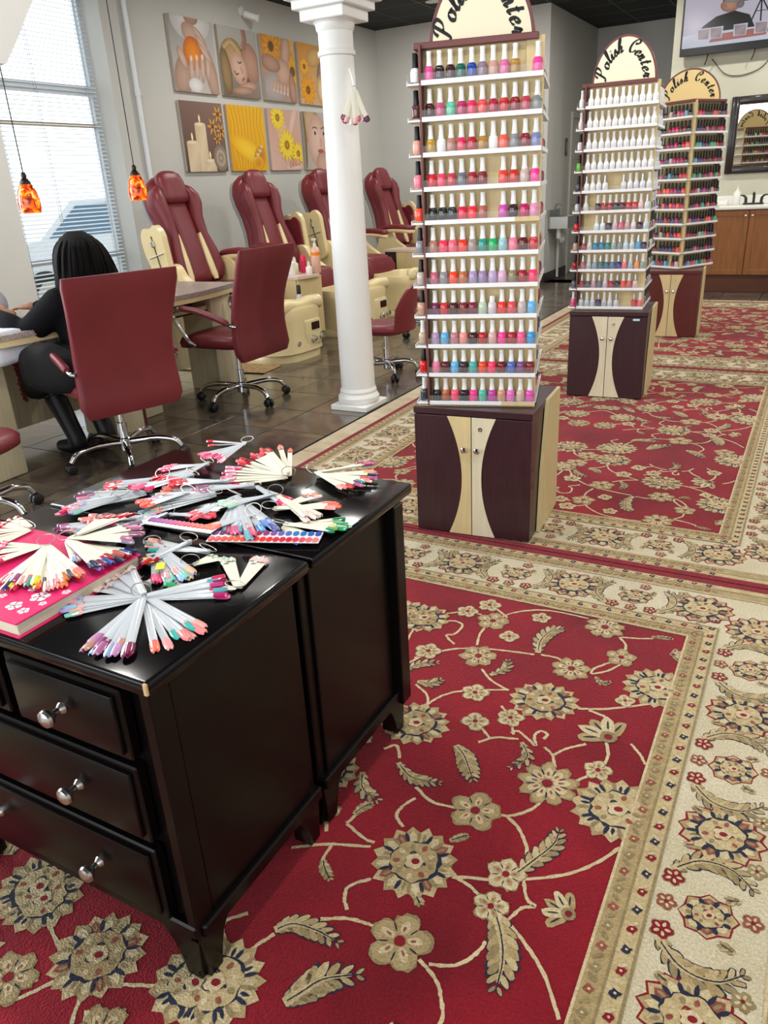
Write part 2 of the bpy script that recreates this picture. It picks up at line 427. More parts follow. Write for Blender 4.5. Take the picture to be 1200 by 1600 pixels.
RUGM = [carpet('rug_red', '991526', '720B1A', 2.6), carpet('rug_tan', 'B7A175', 'A58D61', 40), carpet('rug_cream', 'D6C59D', 'C6B188', 40),
        carpet('rug_ivory', 'D6CBAE', 'C9BC9B', 6), carpet('rug_navy', '1E2438', '2C3042', 60), carpet('rug_rose', '9C5A48', '8A4438', 60),
        carpet('rug_olive', '9C8B64', '8C7A55', 40), carpet('rug_crimson', '8E1826', '7A1020', 40), carpet('rug_light_tan', 'CBB88E', 'BBA476', 50)]
RED, TAN, CRM, IVO, NAV, ROS, OLI, CRI, LTN = range(9)
class Pattern:
    def __init__(s): s.mb = MB(); s.k = 0; s.rnd = random.Random(3)
    def z(s, layer): s.k += 1; return .0102+layer*.0006+s.k*4e-8
    def blob(s, c, pts, col, layer):
        z = s.z(layer); n = len(pts)
        vs = [(c[0], c[1], z)]+[(p[0], p[1], z) for p in pts]
        s.mb.add(vs, [(0, 1+i, 1+(i+1) % n) for i in range(n)], col)
    def ell(s, c, rx, ry, ang, col, layer, n=18, lobes=0, depth=0., jag=.05):
        pts = []
        for i in range(n):
            t = 2*pi*i/n; k = 1+(depth*abs(cos(lobes*t/2))-depth*.5 if lobes else 0)+s.rnd.uniform(-jag, jag)
            x, y = rx*k*cos(t), ry*k*sin(t)
            pts.append((c[0]+x*cos(ang)-y*sin(ang), c[1]+x*sin(ang)+y*cos(ang)))
        s.blob(c, pts, col, layer)
    def ribbon(s, pts, w, col, layer, jag=.12):
        P = smooth_path(pts, 7); z = s.z(layer); vs = []
        for i, p in enumerate(P):
            d = (P[min(i+1, len(P)-1)]-P[max(i-1, 0)]); d.z = 0
            if d.length < 1e-6: d = Vector((1, 0, 0))
            d.normalize(); nrm = Vector((-d.y, d.x, 0))
            ww = w if not callable(w) else w(i/(len(P)-1))
            for sg in (-1, 1):
                q = p+nrm*sg*ww*(1+s.rnd.uniform(-jag, jag)); vs.append((q.x, q.y, z))
        s.mb.add(vs, [(2*i, 2*i+1, 2*i+3, 2*i+2) for i in range(len(P)-1)], col)
    def petal(s, c, rx, ry, ang, t, r0, r1, w, col, layer):
        pts = []
        for r, k in ((r0, .55), (r0+(r1-r0)*.35, 1.0), (r0+(r1-r0)*.7, .85), (r1, .0), (r0+(r1-r0)*.7, -.85), (r0+(r1-r0)*.35, -1.0), (r0, -.55)):
            r_ = r+s.rnd.uniform(-.02, .02); tt = t+k*w*s.rnd.uniform(.88, 1.1)/max(.3, r_)
            x, y = rx*r_*cos(tt), ry*r_*sin(tt); pts.append((c[0]+x*cos(ang)-y*sin(ang), c[1]+x*sin(ang)+y*cos(ang)))
        m = (sum(q[0] for q in pts)/7, sum(q[1] for q in pts)/7)
        s.blob(m, pts, col, layer)
    def palmette(s, c, rx, ry, ang=0., np_=16, hue=0):
        rm = (rx+ry)/2; w = 3.0/np_
        s.ell(c, rx*.80, ry*.80, ang, OLI, .3, np_*3, lobes=np_, depth=.1, jag=.05)
        for i in range(np_):
            t = 2*pi*(i+.5)/np_
            if hue == 2: s.petal(c, rx*1.06, ry*1.06, ang, t, .5, 1.0, w*1.12, CRI, .6)
            s.petal(c, rx, ry, ang, t, .45, 1.0, w, (TAN, LTN)[i % 2], 1)
            s.petal(c, rx, ry, ang, t, .50, .86, w*.62, (CRM, ROS, CRM, LTN)[i % 4] if hue != 1 else (LTN, CRM)[i % 2], 2)
            s.petal(c, rx, ry, ang, t+pi/np_, .56, .84, w*.26, NAV if i % 2 == 0 or hue == 2 else OLI, 3)
            if i % 2: s.petal(c, rx, ry, ang, t, .58, .78, w*.22, NAV if hue == 1 else OLI, 3)
        s.ell(c, rx*.58, ry*.58, ang, NAV, 3, 30, jag=.10); s.ell(c, rx*.535, ry*.535, ang, TAN if hue == 0 else LTN, 4, 30, jag=.08)
        n2 = 9
        for i in range(n2):
            t = 2*pi*i/n2; q = (c[0]+rx*.40*cos(t), c[1]+ry*.40*sin(t))
            s.ell(q, rm*.085, rm*.06, t, (OLI, CRM, ROS)[i % 3], 5, 8, jag=.15)
        s.ribbon([(c[0]+rx*.28*cos(2.1*k)*(1-.08*k), c[1]+ry*.28*sin(2.1*k)*(1-.08*k)) for k in range(7)], rm*.022, NAV if hue != 2 else CRI, 5.6)
        s.ell(c, rx*.20, ry*.20, ang, CRM, 6, 14, lobes=5, depth=.3); s.ell((c[0]+rm*.03, c[1]), rx*.10, ry*.08, ang, CRI, 6.6, 9)
    def flower5(s, c, r, ang=0., n=5, col=TAN):
        s.ell(c, r*1.04, r*1.04, ang, OLI, 1, n*8, lobes=n, depth=.3, jag=.08)
        s.ell(c, r*.96, r*.96, ang, col, 2, n*8, lobes=n, depth=.32, jag=.04)
        for i in range(n):
            t = ang+2*pi*i/n
            s.ell((c[0]+r*.55*cos(t), c[1]+r*.55*sin(t)), r*.30, r*.17, t, CRM if col != CRM else TAN, 3, 9, jag=.12)
            if r > .025: s.ell((c[0]+r*.62*cos(t+pi/n), c[1]+r*.62*sin(t+pi/n)), r*.2, r*.035, t+pi/n, NAV, 3, 6, jag=.2); s.ell((c[0]+r*.5*cos(t), c[1]+r*.5*sin(t)), r*.12, r*.05, t, ROS, 4, 7, jag=.2)
        s.ell(c, r*.22, r*.22, 0, CRI, 4, 8)
    def tulip(s, c, r, ang):
        for k in (-1, -.5, 0, .5, 1):
            t = ang+k*1.15
            s.ell((c[0]+r*.5*cos(t), c[1]+r*.5*sin(t)), r*.58, r*.24, t, TAN if k not in (-.5, .5) else CRM, 2 if k in (-.5, .5) else 1, 14, jag=.1)
            s.ell((c[0]+r*.62*cos(t), c[1]+r*.62*sin(t)), r*.26, r*.04, t, NAV, 3, 6)
        s.ell(c, r*.3, r*.3, 0, OLI, 3, 10); s.ell(c, r*.15, r*.15, 0, CRI, 4, 8)
    def leaf(s, pts, w, layer=1, col=TAN):
        P = smooth_path(pts, 6); n = len(P)
        small = w < .02
        step = 2 if small else 2
        for ly, k, cc in ((0, 1.16, NAV if not small else OLI), (1, 1.0, None)):
            for i in range(1, n-1, step):
                d = P[min(i+1, n-1)]-P[max(i-1, 0)]; d.normalize(); nr = Vector((-d.y, d.x, 0)); t = i/(n-1)
                ww = w*(sin(pi*min(1, t*.86+.10))**.7)
                for sg in (-1, 1):
                    a_ = math.atan2(d.y, d.x)+sg*.62; q = P[i]+nr*sg*ww*.48+d*ww*.22
                    s.ell((q.x, q.y), ww*.66*k, ww*.27*k+(.0012 if ly == 0 else 0), a_, cc if cc is not None else ((col, LTN) if sg > 0 else (OLI, col))[(i//step) % 2], layer-.6+ly*.7, 9, jag=.14)
        s.ribbon([(p.x, p.y) for p in P[0:n-1:2]], lambda t: w*.30*(1-t*.7), LTN, layer+.8, .2)
        s.ribbon([(p.x, p.y) for p in P[1:-1:2]], .0014, NAV, layer+1.4, .4)
RW, RL, BRD = 2.48, 3.275, .405
fx, fy = RW/2-BRD, RL/2-BRD           # half sizes of the red field
def L2(a, b): return (fx-a, fy-b)
Q_pal = [((.301, .491), .088, .078, 0), ((.034, .305), .085, .085, 1), ((.03, .808), .095, .09, 1), ((.798, .227), .08, .08, 0), ((.583, .726), .085, .08, 0), ((.383, 1.14), .085, .088, 0), ((.70, .98), .07, .07, 1), ((.79, .55), .065, .06, 1), ((.76, 1.17), .06, .06, 0)]
Q_fl = [((.32, .949), .048, 5), ((.274, .312), .045, 7), ((.24, .047), .05, 8), ((.156, .196), .036, 5), ((.548, .362), .045, 6), ((.58, .154), .042, 5), ((.627, .062), .032, 5), ((.443, .072), .026, 5),
        ((.44, .653), .03, 4), ((.488, .536), .032, 5), ((.196, 1.086), .034, 5), ((.196, 1.172), .03, 5), ((.197, .795), .058, 9), ((.74, .62), .045, 6), ((.70, .40), .034, 5), ((.80, .80), .04, 6), ((.64, 1.10), .032, 5), ((.68, .13), .03, 5), ((.50, .22), .026, 4), ((.36, .60), .03, 5), ((.10, .70), .028, 5), ((.10, .40), .022, 4)]
Q_tul = [((.106, .569), .075, 2.4), ((.053, 1.122), .05, 2.9), ((.02, .12), .035, .3)]
Q_leaf = [([(.389, .273), (.402, .201), (.387, .133), (.357, .109)], .03), ([(.449, .762), (.417, .787), (.388, .824), (.358, .865)], .03), ([(.555, .883), (.509, .912), (.473, .913), (.423, .901)], .022),
          ([(.661, .556), (.623, .548), (.598, .514)], .022), ([(.18, 1.082), (.154, 1.024), (.13, .965), (.13, .916)], .026), ([(.343, 1.214), (.324, 1.23)], .012), ([(.338, 1.055), (.322, 1.038), (.306, 1.022)], .012),
          ([(.096, .045), (.064, .035), (.032, .032)], .012), ([(.201, .323), (.177, .345), (.154, .327)], .012), ([(.66, .85), (.70, .80), (.75, .73)], .028), ([(.57, 1.08), (.56, 1.05), (.545, 1.03)], .014), ([(.62, .95), (.59, 1.0), (.53, 1.02)], .024), ([(.72, .52), (.69, .47), (.64, .44)], .022), ([(.48, .44), (.45, .39), (.46, .34)], .02), ([(.30, .68), (.27, .73), (.30, .79)], .02)]
Q_vine = [[(.294, 1.138), (.222, 1.112), (.162, 1.083), (.088, 1.034), (.036, .977), (0, .913)], [(.478, .939), (.423, .965), (.364, .959)], [(.283, .942), (.239, .926), (.206, .889), (.193, .856)], [(.252, .932), (.213, .956), (.18, .999), (.169, 1.032)],
          [(.159, 1.081), (.138, 1.123), (.118, 1.133), (.14, 1.148), (.156, 1.188)], [(.294, 1.138), (.259, 1.143), (.221, 1.159)], [(.208, .486), (.133, .452), (.037, .385)], [(.179, .481), (.133, .49), (.11, .515)], [(.049, .569), (.019, .601), (.002, .631)],
          [(.213, .691), (.19, .655), (.151, .617)], [(.243, .673), (.216, .693), (.196, .734)], [(.402, .726), (.367, .69), (.312, .671)], [(.421, .666), (.382, .697)], [(.591, .647), (.569, .589), (.521, .54), (.406, .483)], [(.514, .42), (.468, .461), (.411, .485)],
          [(.723, .45), (.647, .368), (.569, .324), (.463, .296), (.396, .285)], [(.575, .307), (.59, .243), (.589, .19)], [(.58, .154), (.54, .081), (.469, .027), (.388, .012), (.301, .014)], [(.6, .073), (.561, .101), (.544, .116)], [(.186, .085), (.158, .122), (.153, .167)],
          [(.181, .083), (.126, .068), (.09, .052)], [(.149, .229), (.175, .276), (.213, .311), (.215, .286), (.191, .248), (.173, .227)], [(.378, .277), (.329, .274), (.305, .29)], [(.613, .852), (.589, .827), (.559, .866)],
          [(.339, .656), (.323, .642), (.29, .661), (.264, .676), (.279, .642), (.27, .617), (.251, .622), (.253, .644)], [(.725, .217), (.691, .203), (.66, .221), (.665, .276), (.685, .295), (.642, .331)], [(.462, .972), (.478, 1.007), (.478, 1.04), (.449, 1.063)],
          [(.646, 1.223), (.578, 1.18), (.488, 1.144)], [(.57, 1.11), (.514, 1.13), (.486, 1.131)], [(.57, 1.11), (.564, 1.076), (.553, 1.05)], [(.74, .62), (.70, .68), (.64, .72)], [(.80, .30), (.78, .42), (.76, .58)], [(.70, .98), (.78, .90), (.835, .86)], [(.79, .55), (.74, .50), (.70, .42)], [(.76, 1.17), (.70, 1.12), (.64, 1.10), (.60, 1.15)], [(.583, .65), (.61, .60), (.66, .57)], [(.63, .13), (.68, .13), (.74, .17)], [(.40, .56), (.36, .60), (.33, .66)], [(.11, .58), (.09, .64), (.10, .70), (.14, .76)]]
E_pal = [((.836, 1.604), .085, .085, 0), ((.594, 1.546), .085, .085, 1), ((1.042, 1.563), .075, .075, 1), ((.03, 1.55), .09, .09, 1)]
E_fl = [((.325, 1.321), .05, 5), ((.955, 1.714), .045, 6), ((.09, 1.44), .04, 5)]
E_leaf = [([(.558, 1.408), (.532, 1.38), (.48, 1.372), (.421, 1.377)], .026), ([(.456, 1.52), (.437, 1.486), (.414, 1.449), (.351, 1.407)], .034), ([(.194, 1.166), (.157, 1.22), (.134, 1.274), (.125, 1.338)], .034), ([(.565, 1.22), (.547, 1.24), (.52, 1.26)], .014), ([(.27, 1.47), (.22, 1.50), (.17, 1.56)], .03)]
E_vine = [[(.156, 1.188), (.109, 1.219), (.057, 1.264), (.01, 1.331)], [(.255, 1.338), (.211, 1.319), (.187, 1.286), (.176, 1.248)], [(.276, 1.337), (.233, 1.358), (.205, 1.391), (.191, 1.43), (.22, 1.5)], [(.49, 1.347), (.443, 1.322), (.398, 1.314), (.366, 1.313)], [(.579, 1.469), (.567, 1.443), (.554, 1.414)],
          [(.569, 1.179), (.565, 1.22), (.547, 1.24)], [(.446, 1.218), (.478, 1.254), (.472, 1.283), (.453, 1.305)], [(.62, 1.48), (.66, 1.44), (.63, 1.40)], [(.91, 1.63), (.98, 1.60), (1.02, 1.58)], [(.80, 1.68), (.76, 1.74), (.70, 1.78)], [(.90, 1.69), (.94, 1.74)], [(.09, 1.44), (.05, 1.5)]]
def rug_pattern():
    pt = Pattern()
    def place(fn_list, xf):
        for fn in fn_list: fn(xf)
    def both(ab, extra=False):
        out = []
        for sx in (1, -1):
            if sx == -1 and abs(ab[0]-.835) < .01: continue
            out.append((sx, 1))
            if not extra and 2*fy-ab[1] > 1.72: out.append((sx, -1))
        return out
    def T(a, b, sx, sy): x, y = L2(a, b); return (x*sx, y*sy)
    for lst, ex in ((Q_pal, False), (E_pal, True)):
        for (c, rx, ry, h) in lst:
            for sx, sy in both(c, ex): pt.palmette(T(*c, sx, sy), rx*1.12, ry*1.12, .3*sx*sy, 16 if rx > .08 else 13, h)
    for lst, ex in ((Q_fl, False), (E_fl, True)):
        for (c, r, n) in lst:
            for sx, sy in both(c, ex): pt.flower5(T(*c, sx, sy), r*1.08, .4, n, TAN if r > .034 else CRM)
    for (c, r, ang) in Q_tul:
        for sx, sy in both(c):
            pt.tulip(T(*c, sx, sy), r, math.atan2(sin(ang)*sy, cos(ang)*sx))
    for lst, ex in ((Q_leaf, False), (E_leaf, True)):
        for (pts, w) in lst:
            for sx, sy in both(pts[0], ex): pt.leaf([T(*p, sx, sy) for p in pts], w)
    for lst, ex in ((Q_vine, False), (E_vine, True)):
        for pts in lst:
            for sx, sy in both(pts[0], ex): pt.ribbon([T(*p, sx, sy) for p in pts], .0038, CRM, 0, .3)
    # guard bands that frame the field, then the broad ivory border and its outer guards
    def frame(o, w, col, layer):
        x1, y1 = fx+o, fy+o; x2, y2 = x1+w, y1+w; z = pt.z(layer)
        vs = [(-x1, -y1, z), (x1, -y1, z), (x1, y1, z), (-x1, y1, z), (-x2, -y2, z), (x2, -y2, z), (x2, y2, z), (-x2, y2, z)]
        pt.mb.add(vs, [(4, 5, 1, 0), (5, 6, 2, 1), (6, 7, 3, 2), (7, 4, 0, 3)], col)
    frame(0, .385, IVO, 0.2)
    for o in (0, .298):
        frame(o, .006, CRM, 4); frame(o, .042, TAN, 3); frame(o+.042, .005, OLI, 4); frame(o+.047, .036, LTN, 3); frame(o+.080, .006, OLI, 4)
    frame(.372, .033, CRI, 4.6)
    def side(n_long, half_len, vert):
        # motifs along one border
        def at(s_, off, sg):
            return ((fx+off)*sg, s_) if vert else (s_, (fy+off)*sg)
        k = int(round(2*half_len/.22)); st = 2*half_len/k
        for sg in (-1, 1):
            for i in range(k+1):
                s_ = -half_len+i*st; c = at(s_, .19, sg)
                if i % 2 == 0: pt.palmette(c, .088 if vert else .098, .088 if not vert else .082, .2, 14, 2)
                else:
                    pt.palmette(c, .055, .05, .5, 8, 2); pt.flower5(at(s_, .112, sg), .018, 0, 5, ROS); pt.flower5(at(s_+.02, .268, sg), .018, 0, 5, ROS)
                if i < k:
                    m_ = s_+st*.5; d = 1 if i % 2 else -1
                    pts = [at(m_-.025*d, .11, sg), at(m_+.02*d, .16, sg), at(m_+.022*d, .22, sg), at(m_-.02*d, .27, sg)]
                    pt.leaf(pts, .03)
                    pt.flower5(at(m_-.045*d, .105+.01, sg), .02, 0, 5, CRI); pt.flower5(at(m_+.04*d, .265, sg), .018, 0, 5, OLI)
                    pt.leaf([at(m_+.05*d, .12, sg), at(m_+.06*d, .145, sg)], .012); pt.leaf([at(m_-.05*d, .245, sg), at(m_-.06*d, .215, sg)], .012)
            m = int(2*half_len/.047)
            for i in range(m+1):
                s_ = -half_len+i*2*half_len/m
                for off, cc in ((.022, (ROS, OLI)), (.065, (NAV, CRI)), (.322, (ROS, OLI)), (.358, (NAV, ROS))):
                    c = at(s_+(.012 if off in (.065, .362) else 0), off, sg)
                    pt.ell(c, .0088, .0080, .4, cc[i % 2], 5, 12, lobes=4, depth=.7, jag=.2); pt.ell(c, .0032, .003, 0, CRM, 6, 5)
                    e_ = at(s_+.024, off, sg); pt.ell(e_, .011, .004, .6 if i % 2 else -.6, OLI if off < .05 or .3 < off < .34 else CRM, 5, 7, jag=.2)
    side(0, fy+.11, True); side(0, fx+.02, False)
    return pt.mb
def face_up(mb):
    for i, f in enumerate(mb.f):
        a, b, c = mb.v[f[0]], mb.v[f[1]], mb.v[f[2]]
        if (b-a).cross(c-a).z < 0: mb.f[i] = f[::-1]
    return mb
pat_me = face_up(rug_pattern()).mesh('woven_pattern', RUGM, 0)
base_me = MB().rbox(-RW/2, RW/2, -RL/2, RL/2, .001, .0095, .003, 1).mesh('rug', [RUGM[0]], 0)
for i, (yc, lab) in enumerate(((2.61-RL/2, 'red floral rug with ivory border under the black chest of drawers'),
                              (2.615+RL/2, 'red floral rug between the near and the middle display cabinet'),
                              (5.895+RL/2, 'red floral rug at the far end before the vanity'))):
    r = link('rug', base_me, None, (-1.03, yc, .0005), label=lab, cat='rug', group='red floral rugs laid end to end')
    link('woven_pattern', pat_me, r, (0, 0, 0), kind='stuff')

# ------------------------------------------------------------------ black chests of drawers, back to back
BLKW = mat('black_lacquer_wood', '0A0606', 0.3, vary=.25, vscale=5, spec=.28)
BLKT = mat('black_lacquer_top', '0C0A0B', 0.13, spec=.5)
WORN = mat('bare_wood_chip', 'C7A978', .7)
def chest(name, y_back, front_dir, label):
    # local: front at -y, back at +y
    root = thing(name, (-1.135, y_back, .0148), rz=0 if front_dir < 0 else pi, label=label, cat='chest'); root.scale = (1, 1, .981)
    D = .40; w = .335
    MB().rbox(-w+.008, w-.008, -D+.012, -.004, .115, .672, .003, 1).obj('carcass', BLKW, root)
    tp = MB().rbox(-.37, .37, -D-.028, .0, .678, .705, .008, 2); tp.obj('top', BLKT, root)
    MB().rbox(-w-.006, w+.006, -D-.004, -.002, .662, .680, .003, 1).obj('cornice', BLKW, root)
    for s in (-1, 1):
        MB().rbox(s*w-.022, s*w+.022-(.02 if s > 0 else 0)-(0 if s > 0 else 0), -D, -D+.045, .1, .665, .003, 1).obj('stile', BLKW, root)
        MB().rbox(s*(w-.004)-.004, s*(w-.004)+.004, -D+.045, -.03, .14, .665, .002, 1).obj('side_panel', BLKW, root)
        MB().rbox(s*w-.012, s*w+.012, -D+.01, -.004, .108, .14, .004, 1).obj('side_rail', BLKW, root)
    MB().rbox(-w, w, -D-.004, -D+.02, .112, .142, .004, 1).obj('front_rail', BLKW, root)
    # bracket feet, flared in towards the floor
    for sx in (-1, 1):
        for sy, y0 in ((-1, -D), (1, -.004)):
            q = [(0, .125), (.13, .125), (.085, .105), (.062, .07), (.05, .03), (.045, 0), (.012, 0)]
            m = MB()
            m.prism([(sx*(w-a), z) for a, z in q], y0, y0-sy*.022, 'xzy')
            m.prism([(y0-sy*a, z) for a, z in q], sx*w, sx*(w-.022), 'yzx')
            m.box(min(sx*(w-.01), sx*(w-.045)), max(sx*(w-.01), sx*(w-.045)), min(y0-sy*.01, y0-sy*.045), max(y0-sy*.01, y0-sy*.045), .0, .12)
            m.obj('foot', BLKW, root)
    def drawer(x0, x1, z0, z1, knobs):
        d = MB()
        d.rbox(x0, x1, -D-.012, -D+.01, z0, z1, .003, 1); dd = d.obj('drawer', BLKW, root)
        MB().rbox(x0+.012, x1-.012, -D-.02, -D-.010, z0+.012, z1-.010, .006, 2).obj('drawer_face', BLKW, dd)
        for kx in knobs:
            MB().lathe([(.011, 0), (.0095, .003), (.006, .008), (.0055, .016), (.009, .021), (.0155, .026), (.0165, .031), (.0145, .036), (.008, .0395), (0, .0405)], 20, (0, 0, 0), 'y', M=Matrix.Translation((kx, -D-.02, (z0+z1)/2)) @ Matrix.Rotation(pi, 4, 'Z')).obj('knob', STEEL, dd)
    drawer(-.285, -.012, .515, .655, (-.148,)); drawer(.012, .285, .515, .655, (.148,))
    drawer(-.285, .285, .335, .50, (-.14, .14)); drawer(-.285, .285, .148, .318, (-.14, .14))
    return root
c1 = chest('chest_of_drawers', 1.052, -1, 'black lacquered chest of drawers with nickel knobs facing out, nearest on the rug')
MB().rbox(.3635, .3712, -.4300, -.4245, .684, .7054, .0015, 1).obj('worn_corner', WORN, c1, label='chipped bare wood corner')
c2 = chest('chest_of_drawers', 1.062, 1, 'black lacquered chest of drawers standing back to back behind the nearest chest')
# ------------------------------------------------------------------ polish displays
MAHO = mat('dark_mahogany', '371A21', .38, vary=.25, vscale=6, stretch=(14, 14, 1), coat=.2)
REDM = mat('red_mahogany', '5A1E18', .36, vary=.2, vscale=6, stretch=(14, 14, 1), coat=.2)
BIRCH = mat('birch_panel', 'D5C08E', .5, vary=.10, vscale=5, stretch=(10, 10, 1))
BIRCH2 = mat('pale_birch', 'DCD2B4', .5, vary=.08, vscale=5, stretch=(10, 10, 1))
WBR = mat('walnut_edge', '6B3A38', .45)
LIPM = mat('lip_acrylic', 'F0F2F4', .12, alpha=.06, spec=.3)
STRIP = mat('white_shelf_edge', 'E9EAEC', .35)
SIGNF = mat('sign_face_cream', 'EFE6C8', .5)
SIGNY = mat('sign_face_yellow', 'E3C98A', .5)
INK = mat('sign_ink', '0A0A0A', .6)
GLYPH = {
 'P': (.60, [[(.30, .95), (.24, .6), (.14, .1), (.02, -.02), (-.06, .06)], [(-.04, .66), (.06, .9), (.35, 1.0), (.62, .88), (.56, .6), (.36, .47), (.22, .52)]]),
 'o': (.42, [[(.30, .42), (.14, .40), (.05, .2), (.14, .02), (.30, .05), (.38, .24), (.30, .42)], [(.30, .4), (.40, .34), (.48, .4)]]),
 'l': (.27, [[(.0, .08), (.2, .5), (.32, .88), (.27, 1.0), (.18, .86), (.10, .3), (.14, .03), (.30, .12)]]),
 'i': (.24, [[(.0, .15), (.12, .42), (.08, .1), (.15, .02), (.28, .14)], [(.17, .60), (.19, .66)]]),
 's': (.30, [[(.0, .1), (.17, .46), (.2, .3), (.27, .15), (.18, .02), (.04, .06)], [(.18, .03), (.32, .14)]]),
 'h': (.46, [[(.0, .1), (.2, .55), (.30, .92), (.24, 1.0), (.15, .8), (.05, .0)], [(.07, .2), (.22, .42), (.31, .36), (.27, .1), (.33, .02), (.46, .12)]]),
 'C': (.60, [[(.50, .66), (.60, .80), (.54, .97), (.34, .95), (.12, .65), (.10, .25), (.26, .0), (.48, .08), (.58, .24)], [(.50, .66), (.40, .62), (.38, .74)]]),
 'e': (.36, [[(.06, .2), (.24, .25), (.29, .37), (.20, .44), (.06, .26), (.11, .03), (.26, .04), (.38, .15)]]),
 'n': (.43, [[(.0, .3), (.08, .42), (.04, .0)], [(.06, .18), (.2, .42), (.28, .36), (.25, .1), (.31, .02), (.43, .12)]]),
 't': (.27, [[(.20, .78), (.08, .2), (.12, .02), (.27, .12)], [(.0, .47), (.28, .50)]]),
 'r': (.32, [[(.0, .12), (.1, .47), (.12, .38), (.26, .4), (.20, .2), (.22, .03), (.34, .12)]]), ' ': (.35, [])}
def lettering(text, a, b, size, t0, t1, y):
    """brush script set along an elliptical arc (local x,z), extruded towards -y"""
    mb = MB(); tot = sum(GLYPH[c][0] for c in text); pos = 0
    for ch in text:
        w, strokes = GLYPH[ch]; tm = t0+(t1-t0)*(pos+w/2)/tot
        cx_, cz_ = a*cos(tm), b*sin(tm); tang = math.atan2(-b*cos(tm)*-1, -a*sin(tm)*-1)
        tang = math.atan2(-b*cos(tm), a*sin(tm))
        for st in strokes:
            P = smooth_path(st, 6); vs = []
            for i, p in enumerate(P):
                d = P[min(i+1, len(P)-1)]-P[max(i-1, 0)]; d.normalize(); nr = Vector((-d.y, d.x, 0))
                ang = math.atan2(d.y, d.x); wd = .030+.062*abs(sin(ang-radians(20)))
                for sg in (-1, 1):
                    q = p+nr*wd*sg; qx = (q.x-w/2+q.y*.18)*size; qz = q.y*size
                    vs.append((cx_+qx*cos(tang)-qz*sin(tang), cz_+qx*sin(tang)+qz*cos(tang)))
            n = len(P)
            V = [(x, y, z) for x, z in vs]+[(x, y-.0012, z) for x, z in vs]
            F = []
            for i in range(n-1):
                A, B, C_, D_ = 2*i, 2*i+1, 2*i+3, 2*i+2; o = 2*n
                F += [(A, D_, C_, B), (A+o, B+o, C_+o, D_+o), (A, A+o, D_+o, D_), (B, C_, C_+o, B+o)]
            mb.add(V, F)
        pos += w
    return mb
def cabinet(loc, rz, body, inlay, label, sz=1.0):
    r = thing('display_cabinet', loc, rz, label=label, cat='cabinet', group='low cabinets under the polish towers'); r.scale = (1, 1, sz)
    hw, hd, h = .238, .215, .53
    MB().rbox(-hw+.004, hw-.004, -hd+.02, hd, .0, h-.026, .002, 1).obj('body', body, r)
    MB().rbox(-hw, hw, -hd, hd, h-.026, h, .002, 1).obj('top', body, r)
    # slanted pale side panel
    for s in (-1, 1):
        MB().prism([(.0, h), (hd, h), (hd, .0), (-hd+.12, .0), (-hd+.145, .25)], s*hw-.001, s*(hw+.012), 'yzx').obj('side_panel', BIRCH, r)
    for s in (-1, 1):
        d = MB().rbox(min(s*.0015, s*(hw-.002)), max(s*.0015, s*(hw-.002)), -hd+.002, -hd+.019, .004, h-.030, .002, 1).obj('door', body, r)
        edge = [(s*(.098-.058*(1-((t-.25)/.25)**2)), t) for t in [.004+i*(.496/20) for i in range(21)]]
        edge = [(x, z) for x, z in edge]
        MB().prism([(s*.002, .004)]+edge+[(s*.002, .500)], -hd-.0005, -hd+.004, 'xzy').obj('inlay', inlay[0] if s < 0 else inlay[1], d)
        MB().lathe([(.005, 0), (.005, .008), (.0115, .012), (.0125, .018), (.009, .022), (0, .0235)], 16, axis='y', M=Matrix.Translation((s*.026, -hd, .37)) @ Matrix.Rotation(pi, 4, 'Z')).obj('knob', CHROME, d)
        if s > 0: MB().lathe([(.0085, 0), (.0085, .003), (.004, .0035), (0, .002)], 14, axis='y', M=Matrix.Translation((.036, -hd, .455)) @ Matrix.Rotation(pi, 4, 'Z')).obj('lock', STEEL, d)
    return r
NR = 11; Z0, DZ = .548, .1100
PC = .178
ZS = {}
